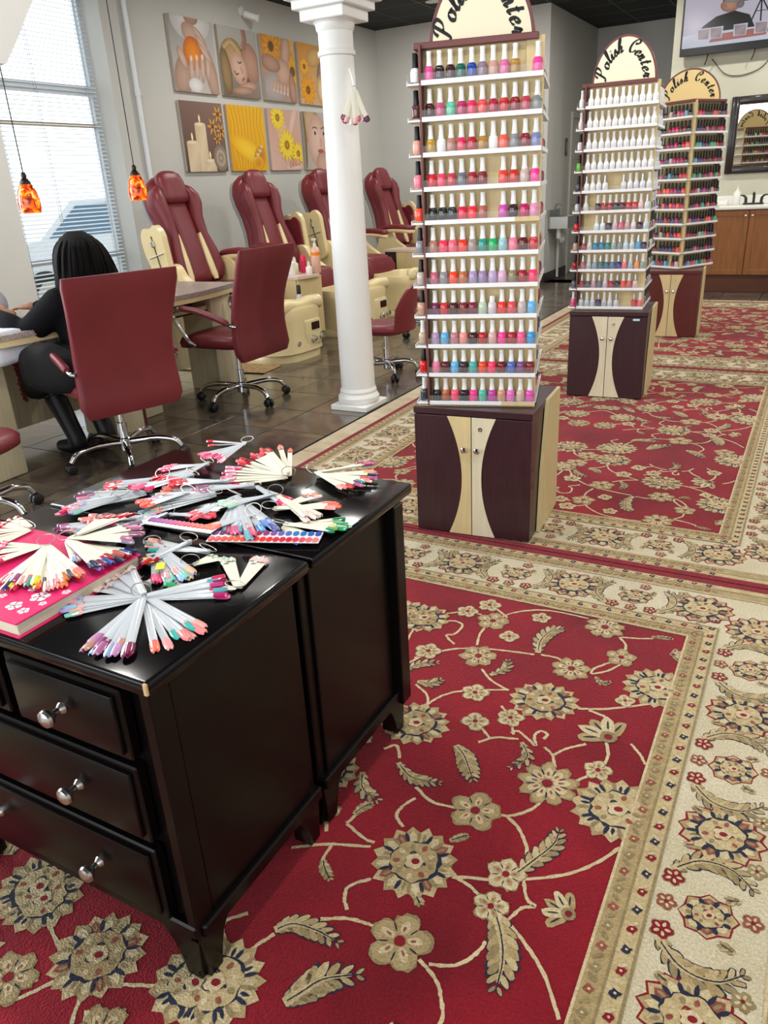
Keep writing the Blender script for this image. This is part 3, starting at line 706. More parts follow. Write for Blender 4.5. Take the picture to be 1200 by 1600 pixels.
def tower(loc, rz, label, sign_rz=0., sign_a=.185, sign_b=.245, sign_m=None, ink=INK, both=False):
    t = thing('polish_tower', loc, rz, label=label, cat='display rack', group='polish towers on the rug')
    c = PC; dp = .047; top = Z0+DZ*(NR-1)+.111; t.scale = (1, 1, ZS[loc])
    for k in range(4):
        M = Matrix.Rotation(k*pi/2, 4, 'Z')
        p = MB(); p.box(-c, c, -c, -c+.014, Z0, top, 0, M); p.obj('panel', BIRCH, t)
        p = MB(); p.box(-c-.008, -c, -c-dp, -c+.012, Z0-.0, top+.012, 0, M); p.obj('edge_strip', WBR if k % 2 == 0 else BIRCH, t)
    shelf = MB().rbox(-c, c+dp, -c-dp, -c, 0, .007, .0015, 1).mesh('shelf', [STRIP], 0)
    edge = MB().rbox(-c, c+dp, -c-dp-.003, -c-dp, -.001, .0145, .001, 1).mesh('edge_label_strip', [STRIP], 0)
    lip = MB().box(-c, c+dp, -c-dp-.0015, -c-dp, .0145, .036).mesh('acrylic_lip', [LIPM], 0)
    for k in range(4):
        for i in range(NR):
            s = link('shelf', shelf, t, (0, 0, Z0+.004+DZ*i), k*pi/2)
            link('edge_strip_white', edge, s); link('acrylic_lip', lip, s)
    MB().rbox(-c-dp*.6, c+dp*.6, -c-dp*.6, c+dp*.6, top, top+.020, .002, 1).obj('top_board', WBR, t)
    MB().rbox(-c-dp, c+dp, -c-dp, c+dp, Z0-.0025, Z0, .001, 1).obj('base_board', BIRCH, t)
    # arched sign on the top board
    sg = thing('sign', (0, 0, top+.020), sign_rz); sg.parent = t
    a, b = sign_a, sign_b
    arc = [(a*cos(pi*i/40), b*sin(pi*i/40)) for i in range(41)]
    MB().prism(arc, -.012, .012, 'xzy').obj('sign_board', WBR, sg)
    arc2 = [((a-.012)*cos(pi*i/40), (b-.012)*sin(pi*i/40)) for i in range(41)]
    for side in ((1, -1) if both else (1,)):
        MB().prism(arc2, -.0135*side, -.0115*side, 'xzy').obj('sign_face', sign_m or SIGNF, sg)
        lt = lettering('Polish Center', a-.012-.066, b-.012-.072, .070 if a < .2 else .066, pi-.12, .12, -.0135).obj('lettering', ink, sg, kind='stuff')
        if side < 0: lt.rotation_euler = (0, 0, pi)
    return t
cabinet((-1.105, 2.845, .0148), radians(4.5), MAHO, (BIRCH, BIRCH2), 'dark mahogany cabinet with pale curved door inlays, nearest on the rugs')
cabinet((-1.125, 5.12, .0148), radians(4.5), MAHO, (BIRCH2, BIRCH2), 'dark mahogany cabinet with pale curved inlays, middle of the three display cabinets', 1.026)
k2 = bpy.data.objects['display_cabinet.001']
MB().rbox(.15, .19, -.2136, -.2128, .478, .490, .0003, 1).obj('sticker', mat('pale_blue_sticker', 'BCD8E0', .5), k2)
cabinet((-1.10, 7.25, .0148), radians(4), REDM, (BIRCH, BIRCH), 'reddish mahogany cabinet with yellow curved inlays, farthest of the display cabinets', 1.038)
T1 = ((-1.15, 2.90, .0), radians(15)); T2 = ((-1.165, 5.19, 0), radians(5)); T3 = ((-1.13, 7.42, 0), radians(-30))
ZS.update({T1[0]: 1.0, T2[0]: 1.026, T3[0]: 1.041})
t1_ = tower(*T1, 'birch polish tower with coloured bottles and arched cream sign, nearest of three')
for z_, xa in ((Z0+.004+DZ*6, .14), (Z0+.004, .10)):
    MB().rbox(xa, PC+.047, -PC-.047-.0042, -PC-.047-.0028, z_-.001, z_+.0145, .0004, 1).obj('bare_edge', BIRCH, t1_, label='bare wood shelf edge')
tower(*T2, 'birch polish tower with mostly white bottles, middle of three')
tower(*T3, 'birch polish tower with black capped bottles and yellow arched sign, farthest of three', sign_rz=radians(38), sign_a=.235, sign_b=.23, sign_m=SIGNY, both=True)

# bottles
POLISH = mat('polish_lacquer', objcol=True, rough=.12, coat=.6)
POLV = mat('polish_lacquer_mixed', attr='Col', rough=.15, coat=.5)
CAPW = mat('white_cap', 'EDEDEA', .35); CAPB = mat('black_cap', '121214', .35); CAPS = mat('silver_cap', 'B9BABD', .25, .8)
GLASSB = mat('bottle_glass', 'F2F2F2', .03, trans=.95, ior=1.4)
pb = [(.0, .005), (.0148, .005), (.0168, .010), (.0171, .035), (.0150, .0445), (.0085, .0505), (0, .052)]
pbm = MB().lathe([(r, z) for r, z in pb], 14).mesh('polish_bottle', [POLISH], 50)
gbm = MB().lathe([(.0142, 0), (.0164, .0012), (.0168, .0049), (.0, .0049)], 14).mesh('glass_foot', [GLASSB], 50)
def capm(kind):
    if kind == 'W': return MB().lathe([(.0106, .049), (.0109, .052), (.0088, .062), (.0082, .082), (.0092, .091), (.0085, .0935), (0, .094)], 12).mesh('cap', [CAPW], 50)
    if kind == 'B': return MB().lathe([(.0110, .049), (.0114, .052), (.0104, .064), (.0095, .092), (.0088, .094), (0, .0945)], 12).mesh('cap', [CAPB], 50)
    if kind == 'S': return MB().lathe([(.0110, .049), (.0112, .052), (.0090, .066), (.0082, .088), (0, .0895)], 12).mesh('cap', [CAPS], 50)
    if kind == 's': return MB().lathe([(.0100, .049), (.0103, .052), (.0097, .070), (.0085, .07), (0, .0705)], 12).mesh('cap', [CAPW], 50)
CAPM = {k: capm(k) for k in 'WBSs'}
CN = []
def cname(h):
    r, g, b = int(h[0:2], 16), int(h[2:4], 16), int(h[4:6], 16)
    refs = {'white': (240, 240, 238), 'black': (18, 18, 22), 'grey': (130, 132, 135), 'hot pink': (240, 60, 140), 'pale pink': (222, 160, 175), 'rose': (200, 90, 110), 'red': (205, 25, 40), 'coral': (240, 80, 60), 'orange': (228, 90, 40), 'dark red': (120, 14, 30), 'maroon': (62, 12, 22),
            'plum': (110, 45, 90), 'magenta': (190, 40, 120), 'lilac': (175, 150, 190), 'violet': (120, 60, 170), 'blue': (40, 70, 165), 'sky blue': (95, 175, 220), 'teal': (30, 140, 130), 'mint': (100, 195, 165), 'green': (20, 170, 95), 'gold': (176, 134, 44), 'beige': (205, 175, 160), 'brown': (150, 90, 60), 'navy': (30, 30, 70)}
    return min(refs, key=lambda k: sum((p-q)**2 for p, q in zip(refs[k], (r, g, b))))
def bottle(M, h, cap, label, group, sc=1.0):
    o = link('polish_bottle', pbm, label=label, cat='bottle', group=group); o.color = rgb(h)
    o.matrix_world = M @ Matrix.Scale(sc, 4)
    for nm, me in (('cap', CAPM[cap]), ('glass_foot', gbm)):
        link(nm, me, o)
    return o
def fM(T, k, x, row, d=.026):
    (lx, ly, lz), rz = T
    return Matrix.Translation((lx, ly, lz)) @ Matrix.Rotation(rz+k*pi/2, 4, 'Z') @ Matrix.Translation((x, -PC-d, (Z0+.0115+DZ*row)*ZS[T[0]]))
CAPN = {'W': 'white capped', 'B': 'black capped', 'S': 'silver capped', 's': 'short capped'}
def row_of(T, k, row, cols, x0, x1, n, caps, where, group, sc=1.0, d=.026):
    for i, h in enumerate(cols):
        if not h or h == '-': continue
        cp = caps if len(caps) == 1 else caps[i % len(caps)]
        if ':' in h: h, cp = h.split(':')
        x = x0+(x1-x0)*i/(n-1)+random.uniform(-.001, .001)
        pos = ORD[i]+' from the brown strip, ' if k == 0 else ''
        sh = 'top shelf' if row == NR-1 else 'bottom shelf' if row == 0 else ORD[NR-1-row]+' shelf'
        bottle(fM(T, k, x, row, d), h, cp, '%s bottle %s, %s%s, %s' % (cname(h), CAPN[cp], pos, sh, where), group, sc)
R1 = ['E0509A 2A1A22 3A1418 0F5F50 1040A0 8A7585 C99A8A D56AA0 A88030 - F0409A', '3A0C12 C0507A 5CBFA0 B02060 D81F5A E04548 A81538 C01828 8C0C20 B83A50 808585',
 'B8902A F0F0F0 B07A6A D82858 B01030 A87820 F2F2EE F05A48 85858A 8A0C20 7A80B0', 'D01830 E84060 C03A4A 6A7078 A00C20 7A1A1E - E03C30 C82A20 C8B0A8 F03090',
 '151518 101018 1C1C28 E01040 F02838 A86050 - C848A8 300810 B81058 E088B0', 'B07F6C F0305A F06078 F03020 A09088 109080 10B060 90C0C8 F07890 5A0A14 C01020',
 'C06078 8C8A90 F04020 B86838 A890B8 9880A8 B8A0C8 D8A8C8 8A7A58 9A1028 F03068', '6A2A50 C02020 4A0A14 7A1418 7A1030 B8C8B0 D0C8D0:s E02818 D84850 C0B0A8 60B0E0',
 'B090B0 58A8D8 B87880 E89088 3C0A14 B01020 D0A8A0 F03090 A02028 F05088 3090C8', 'E07898 5A1018 60B0E0 2C0814 40A8A0 E04818 F03060 701018 5068B8 7A4878 7A1014',
 '18181C A85A28 F04870 101014 F03890 50B8A0 C040A0 D09878 E070C0 D0B0A0 E048B0']
SB = .98
for r, line in enumerate(R1):
    row_of(T1, 0, NR-1-r, line.split(), -.153, .205, 11, 'W', 'near tower', 'bottles on the front of the near tower', SB)
LS = 'EDEDEA:B 5A3030:B E8A090:B F08090:B F05030:B 888890:B C0B0A8:B C09078:B C0A890:W D02020:B 354045:W'.split()
for r, h in enumerate(LS):
    h, cp = h.split(':')
    bottle(fM(T1, 3, .190, NR-1-r), h, cp, '%s bottle %s, alone beside the brown strip, %s shelf, near tower side' % (cname(h), CAPN[cp], 'top' if r == 0 else 'bottom' if r == 10 else ORD[r]), 'bottles on the side of the near tower', SB)
bottle(fM(T1, 3, .148, NR-1), '3A3A3E', 'B', 'dark bottle black capped behind the white one, top shelf, near tower side', 'bottles on the side of the near tower', SB)
bottle(fM(T1, 3, .148, 0), '6AA8E0', 'W', 'sky blue bottle behind the dark one, bottom shelf, near tower side', 'bottles on the side of the near tower', SB)
R2 = ['E9E9E7 '*11, 'E6E6E6 E9E9E7 E9E9E7 E4DEE0 E9E9E7 E9E9E7 E6E6E6 E9E9E7 E9E9E7 E9E9E7 E9E9E7', 'E2E2E4 '*11, 'E4E4E6 '*11,
 'E0E0E0 E4E4E4 DADADE E0E0E2 - - D4D4DA DADADE D0D0D8 D8D8DE DADADE', 'C8D0CC - 4A1A22:W A02030:W 98203A:W 3A3040:W 5A1828:W B82838:W C03040:W D8B0B4:W D0D4D4:S',
 '- - D0D8E0 D4D8DE 3A3038 C8B0B8 D06080 C898A0 D8D0D4 4A1820 B8D0D4', '903038 C8C0C0 2080A0 2878A8 208080 90A8A0 888C8C C0D0D8 B8C8D4 50A0C8 202050',
 'A86068 A8B0B8 8898A8 406870 386878 486890 283080 E07080 98A8B8 E89048 88A090', '902038 484858 B88898 606870 C8B0B8 A02840 202038 E04838 C85860 D8B8B0 -',
 'C0C4C8 B8C0C4 C0C4CC 403050 B8B8B8 C8C8D0 C8C8CC - - C83838 E06868']
for r, line in enumerate(R2):
    cp = 'W' if r in (0, 1, 2, 3, 5) else 'SWWSWW'
    row_of(T2, 0, NR-1-r, line.split(), -.153, .205, 11, cp, 'middle tower', 'bottles on the front of the middle tower', SB)
for r, h in enumerate('E6E6E4:W E0D0D0:W D8D8DA:B 60B040:B 404048:B B8C0C8:B D02020:B C0A090:B A01820:B 606468:B F05090:W'.split()):
    h, cp = h.split(':')
    bottle(fM(T2, 3, .190, NR-1-r), h, cp, '%s bottle %s, outside the brown strip, %s shelf, middle tower side' % (cname(h), CAPN[cp], 'top' if r == 0 else 'bottom' if r == 10 else ORD[r]), 'bottles on the side of the middle tower', SB)
pool = 'C01828 8C0C20 3A0C12 D81F5A 1A1A20 B02060 F05A48 101018 C8B0A8 2A3070 E04818 4A0A14 A81538 3A3A6A 60A0C0 7A1418 C06078 5A2060'.split()
rr = random.Random(5)
cnt = 0
for r in range(NR):
    cols = [rr.choice(pool) for _ in range(6)]
    if r == NR-1: cols[2] = '40A0D8'; cols[3] = '-'
    for i, h in enumerate(cols):
        if h == '-': continue
        x = .0+.185*i/5
        sh = 'top' if r == 0 else 'bottom' if r == 10 else ORD[r]
        bottle(fM(T3, 0, x, NR-1-r), h, 'B', '%s bottle black capped, %s before the corner, %s shelf, far tower' % (cname(h), ['sixth', 'fifth', 'fourth', 'third', 'second', 'first'][i], sh), 'bottles on the front of the far tower', SB)
# the rest of the stock, too small or too hidden to pick out singly
st = MB(); 
def small(M, h, cap):
    st.col = rgb(h); st.lathe([(0, 0), (.0155, .0), (.0162, .030), (.0135, .040), (0, .046)], 8, M=M)
    st.col = rgb(cap); st.lathe([(.0105, .044), (.009, .094), (0, .0945)], 7, M=M)
S_ = Matrix.Scale(SB, 4)
for r in range(NR):
    for i in range(11):
        x = -.152+.355*i/10
        if i > 0: small(fM(T3, 1, x, r) @ S_, rr.choice(pool+['40B090', '50A060']), '141416')
        small(fM(T3, 2, x, r) @ S_, rr.choice(pool+['C8902A', 'D8C8A0']), '141416')
        if i < 4: small(fM(T3, 0, -.155+.105*i/3, r) @ S_, rr.choice(pool), '141416')
        rw = NR-1-r
        small(fM(T2, 1, x, r) @ S_, 'E4E4E2' if rw < 5 else rr.choice(['E0E0DE', '404048', '303036', 'B0B8C0', '903038']), 'E8E8E6' if rw < 6 else '202024')
        if i % 3 == 0: small(fM(T1, 1, x, r) @ S_, rr.choice(pool), 'EDEDEA')
        if 0 < i < 7: small(fM(T2, 3, x, r) @ S_, rr.choice(pool), '141416')
st.obj('polish_bottle_stock', POLV, label='small polish bottles packed on the turned sides of the towers', cat='bottles', kind='stuff')
# ------------------------------------------------------------------ office chairs and stools
SEAM = mat('burgundy_seam', '5A121C', .45)
def five_star(root, R=.31, cz=.0, n0=.3, hub=.42, big=True):
    """chrome gas lift and five legs with castors, as parts of root"""
    MB().lathe([(.028, .06), (.034, .065), (.034, .13), (.026, .135), (.026, .22), (.016, .222), (.016, hub), (0, hub)], 18).obj('gas_lift', CHROME, root)
    for k in range(5):
        M = Matrix.Rotation(n0+k*2*pi/5, 4, 'Z')
        pth = smooth_path([(.0, 0, .105), (.1, 0, .115), (R*.62, 0, .118), (R*.88, 0, .10), (R, 0, .062)], 5)
        m = MB().tube(pth, [.020-.006*i/(len(pth)-1) for i in range(len(pth))], 10, M=M)
        leg = m.obj('leg', CHROME, root, smooth=60)
        c = MB()
        for s in (-1, 1):
            c.lathe([(0, s*.006), (.024, s*.006), (.028, s*.010), (.028, s*.022), (.024, s*.026), (0, s*.026)], 14, (0, 0, 0), 'y', M=M @ Matrix.Translation((R+.008, 0, .0285)))
        c.box(-.008, .012, -.006, .006, .0, .04, 0, M @ Matrix.Translation((R, 0, .028)))
        c.obj('caster', BLACKP, leg, smooth=50)
def office_chair(loc, rz, label, zs=1.0):
    r = thing('office_chair', loc, rz, label=label, cat='chair', group='burgundy office chairs at the manicure tables')
    # back : gently waisted slab, leaning back ; forward is +x
    rings = []
    N_ = 15
    for i in range(N_):
        t = i/(N_-1); z = .33+.70*t
        x = -.235-.085*t+.05*sin(pi*min(1, t*1.25))-(.03*(t-.8)/.2 if t > .8 else 0)
        hw = .285-.020*sin(pi*t)+(.015 if t > .55 else 0)*(t-.55)/.45-(.035*((.12-t)/.12)**2 if t < .12 else 0)
        hd = .042-.010*t
        if i == 0: hd *= .45
        if i == N_-1: hd *= .5; hw *= .97
        rings.append(((x, 0, z), hd, hw, 5.0))
    MB().stack(rings, 40).obj('backrest', LEATHER, r, smooth=60)
    sr = []
    for z, k in ((.405, .90), (.42, .98), (.45, 1.0), (.475, .98), (.49, .90)):
        sr.append(((.02, 0, z), .262*k, .262*k, 4.2))
    o = MB().stack(sr, 36); 
    o.stack([((.245, 0, .395), .02, .20, 3), ((.26, 0, .405), .055, .245, 3), ((.262, 0, .44), .062, .25, 3), ((.25, 0, .475), .045, .24, 3)], 30)
    o.obj('seat', LEATHER, r, smooth=60)
    MB().rbox(-.09, .09, -.09, .09, .375, .41, .01).obj('seat_plate', BLACKP, r)
    MB().tube([(.02, -.05, .385), (.02, -.20, .375), (.02, -.24, .38)], .008, 8).obj('tilt_lever', BLACKP, r, smooth=60)
    for s in (-1, 1):
        y = s*.295
        pth = smooth_path([(.13, y*.9, .43), (.16, y, .47), (.255, y, .60), (.255, y, .655), (.20, y, .672), (.05, y, .655), (-.10, y, .615), (-.20, y*.98, .575), (-.235, y*.92, .565)], 6)
        a = MB().tube(pth, .0125, 10).obj('armrest', CHROME, r, smooth=60)
        pr_ = smooth_path([(.19, y, .676), (.05, y, .661), (-.10, y, .621), (-.19, y, .587)], 6)
        MB().tube(pr_, [.016]+[.021]*(len(pr_)-2)+[.016], 12).obj('arm_pad', LEATHER, a, smooth=60)
    five_star(r)
    r.scale = (1, 1, zs)
    return r
office_chair((-3.27, 2.87, 0), radians(160), 'burgundy leather office chair with a woman in black sitting in it')
office_chair((-3.455, 4.155, 0), radians(180), 'empty burgundy leather office chair with chrome arms beside the column')
def stool(loc, rz, label):
    r = thing('pedicure_stool', loc, rz, label=label, cat='stool', group='low burgundy stools by the pedicure basins')
    MB().stack([((.0, 0, .335), .16, .17, 2.6), ((.0, 0, .35), .195, .20, 2.6), ((0, 0, .385), .20, .205, 2.6), ((0, 0, .405), .18, .185, 2.6), ((0, 0, .41), .1, .1, 2.4)], 32).obj('seat', LEATHER, r, smooth=60)
    # curved bucket back
    m = MB(); nu, nv = 20, 9
    def S(u, v, off):
        a = pi+(u-.5)*1.75; 
        rr = .185+off+.03*v
        zt = .60-.33*abs(u-.5)**2.2*4*.55
        z = .36+(zt+.08-.36)*v
        return (rr*cos(a), rr*sin(a), z)
    vs = []; fs = []
    for off in (0, .045):
        for i in range(nu+1):
            for j in range(nv+1):
                e = .5*(1-min(1, min(i, nu-i)/2.5))+.5*(1-min(1, (nv-j)/2.5)); mid = .0225
                vs.append(S(i/nu, j/nv, mid+(off-mid)*(1-min(.85, e))))
    K = (nu+1)*(nv+1)
    idx = lambda o, i, j: o*K+i*(nv+1)+j
    for i in range(nu):
        for j in range(nv):
            fs.append((idx(0, i, j), idx(0, i, j+1), idx(0, i+1, j+1), idx(0, i+1, j))); fs.append((idx(1, i, j), idx(1, i+1, j), idx(1, i+1, j+1), idx(1, i, j+1)))
        fs.append((idx(0, i, nv), idx(1, i, nv), idx(1, i+1, nv), idx(0, i+1, nv))); fs.append((idx(0, i, 0), idx(0, i+1, 0), idx(1, i+1, 0), idx(1, i, 0)))
    for j in range(nv):
        fs.append((idx(0, 0, j), idx(1, 0, j), idx(1, 0, j+1), idx(0, 0, j+1))); fs.append((idx(0, nu, j), idx(0, nu, j+1), idx(1, nu, j+1), idx(1, nu, j)))
    m.add(vs, fs); m.obj('backrest', LEATHER, r, smooth=70)
    MB().rbox(-.07, .07, -.07, .07, .315, .337, .006).obj('seat_plate', BLACKP, r)
    five_star(r, R=.235, hub=.32, n0=.9)
    return r
stool((-2.80, 5.10, 0), radians(188), 'low burgundy stool with a curved back just behind the column')
stool((-3.25, 6.75, 0), radians(190), 'low burgundy stool farther back, half hidden by the near polish tower')
stool((-3.245, 1.965, 0), radians(100), 'burgundy stool cut by the picture edge before the first manicure table')

# ------------------------------------------------------------------ manicure tables
MAPLE = mat('pale_maple', 'CFC3A2', .45, vary=.10, vscale=4, stretch=(12, 12, 1))
GRAN = mat('speckled_granite', '8B8078', .25, vary=.5, vscale=90, col2='B7ADA2')
EDGEC = mat('cream_edging', 'D9C99A', .4)
def table(y0, y1, label, curved, tx=-3.65):
    r = thing('manicure_table', (tx, (y0+y1)/2, 0), label=label, cat='table', group='manicure tables in a row')
    h = (y1-y0)/2
    def outline(g_):
        pts = [(-.56-g_, -h-g_), (.02+g_, -h-g_)]
        for i in range(1, 12):
            t = i/12; pts.append((.02+g_+(.09*sin(pi*t) if curved else -.10*sin(pi*t)), -h-g_+(2*h+2*g_)*t))
        pts += [(.02+g_, h+g_), (-.56-g_, h+g_)]
        return pts
    MB().prism(outline(.015), .725, .752, 'xyz').obj('stone_top', GRAN, r)
    MB().prism(outline(.008), .690, .725, 'xyz').obj('edging', EDGEC, r)
    for s in (-1, 1):
        p = MB().rbox(-.28, .0, min(s*h, s*(h-.26)), max(s*h, s*(h-.26)), .0, .69, .012, 2).obj('pedestal', MAPLE, r)
        MB().rbox(-.014, .004, min(s*(h-.005), s*(h-.03)), max(s*(h-.005), s*(h-.03)), .0, .69, .002, 1).obj('edge_trim', REDM, p)
    MB().rbox(-.28, -.03, -h+.26, h-.26, .585, .60, .003, 1).obj('tray', MAPLE, r)
    MB().rbox(-.05, -.03, -h+.26, h-.26, .585, .625, .003, 1).obj('tray_lip', MAPLE, r)
    MB().rbox(-.50, -.48, -h+.02, h-.02, .10, .69, .003, 1).obj('modesty_panel', MAPLE, r)
    return r
table(2.25, 3.42, 'pale maple manicure table with the folded white towel, where the woman sits', True)
table(3.45, 4.58, 'pale maple manicure table with bare granite top behind the empty office chair', True, -3.79)
# things in the trays
for x, y, lab in ((-3.79, 2.72, 'black case in the tray before the seated woman'), (-3.94, 4.08, 'black case lying in the tray of the second manicure table')):
    k = thing('tool_case', (x, y, .6005), .1, label=lab, cat='case', group='black tool cases in the table trays')
    MB().rbox(-.07, .07, -.16, .16, 0, .05, .012).obj('case_body', BLACKP, k)
    MB().tube(smooth_path([(.06, -.10, .05), (.10, -.05, .07), (.06, .02, .055), (.09, .08, .065)], 5), .004, 6).obj('cable', mat('grey_cable', '6A6A70', .5), k, smooth=60)
# towel
TOW = mat('white_towel', 'D6D9E4', .95, bump=.35, bscale=300, sheen=.3)
tw = MB(); pts = [(-4.05, .757), (-3.75, .758), (-3.625, .759), (-3.602, .750), (-3.594, .70), (-3.588, .60)]
vs = []; P = smooth_path([(a, b, 0) for a, b in pts], 4)
for i, p in enumerate(P):
    for j in range(9):
        y = 2.42+.40*j/8; drop = max(0, .755-p.y)
        vs.append((p.x+.012*sin(j*1.7)*drop*4, y+.0, p.y+.002*sin(j*2.1+i)+drop*.06*(j/8)))
n = len(P); F = [(i*9+j, (i+1)*9+j, (i+1)*9+j+1, i*9+j+1) for i in range(n-1) for j in range(8)]
tw.add(vs, F); o = tw.obj('towel', TOW, label='folded white towel hanging over the table edge before the woman', cat='towel', smooth=60)
mod(o, 'SOLIDIFY', thickness=.007, offset=1)

# ------------------------------------------------------------------ pendant lamps
def amber():
    m = bpy.data.materials.new('amber_art_glass'); m.use_nodes = True; nt = m.node_tree; N = nt.nodes; L = nt.links
    p = N['Principled BSDF']; p.inputs['Roughness'].default_value = .15
    tc = N.new('ShaderNodeTexCoord'); n = N.new('ShaderNodeTexNoise'); n.inputs['Scale'].default_value = 26; n.inputs['Detail'].default_value = 4; n.inputs['Distortion'].default_value = 1.2
    L.new(tc.outputs['Object'], n.inputs['Vector'])
    r = N.new('ShaderNodeValToRGB'); L.new(n.outputs['Fac'], r.inputs[0]); e = r.color_ramp
    while len(e.elements) < 5: e.elements.new(.5)
    for i, (q, c) in enumerate(((.30, '1E0A04'), (.40, '8A2408'), (.50, 'D8480C'), (.60, 'F08A14'), (.72, 'FFC840'))): e.elements[i].position = q; e.elements[i].color = rgb(c)
    L.new(r.outputs[0], p.inputs['Base Color']); L.new(r.outputs[0], p.inputs['Emission Color']); p.inputs['Emission Strength'].default_value = 1.1
    return m
AMB = amber(); BRZ = mat('dark_bronze', '3A302C', .35, .7)
for (x, y, z, lab) in ((-4.05, 3.2, 1.39, 'glowing amber glass pendant lamp above the seated woman'), (-4.05, 4.06, 1.425, 'glowing amber glass pendant lamp beside the first pedicure chair')):
    l = thing('pendant_lamp', (x, y, z), label=lab, cat='lamp', group='amber pendant lamps')
    sh = MB().lathe([(.022, .075), (.034, .066), (.052, .03), (.06, -.02), (.060, -.06), (.054, -.085), (.050, -.085), (.055, -.06), (.055, -.02), (.047, .03), (.03, .06)], 28).obj('lamp_shade', AMB, l, smooth=60)
    MB().lathe([(.0, .135), (.010, .13), (.016, .115), (.012, .102), (.018, .098), (.030, .078), (.032, .068), (.024, .070)], 20).obj('lamp_cap', BRZ, l, smooth=60)
    MB().tube([(0, 0, .13), (0, 0, CZ-z-.02)], .0035, 6).obj('cord', BLACKP, l)
    MB().lathe([(.055, CZ-z-.025), (.06, CZ-z-.01), (.06, CZ-z-.002), (0, CZ-z-.002)], 20).obj('ceiling_rose', BRZ, l)
    MB().lathe([(0, -.045), (.018, -.035), (.024, -.01), (.018, .02), (.01, .045), (0, .05)], 14).obj('bulb', mat('warm_bulb', 'FFD9A0', .4, emit=6.0), l, smooth=60)

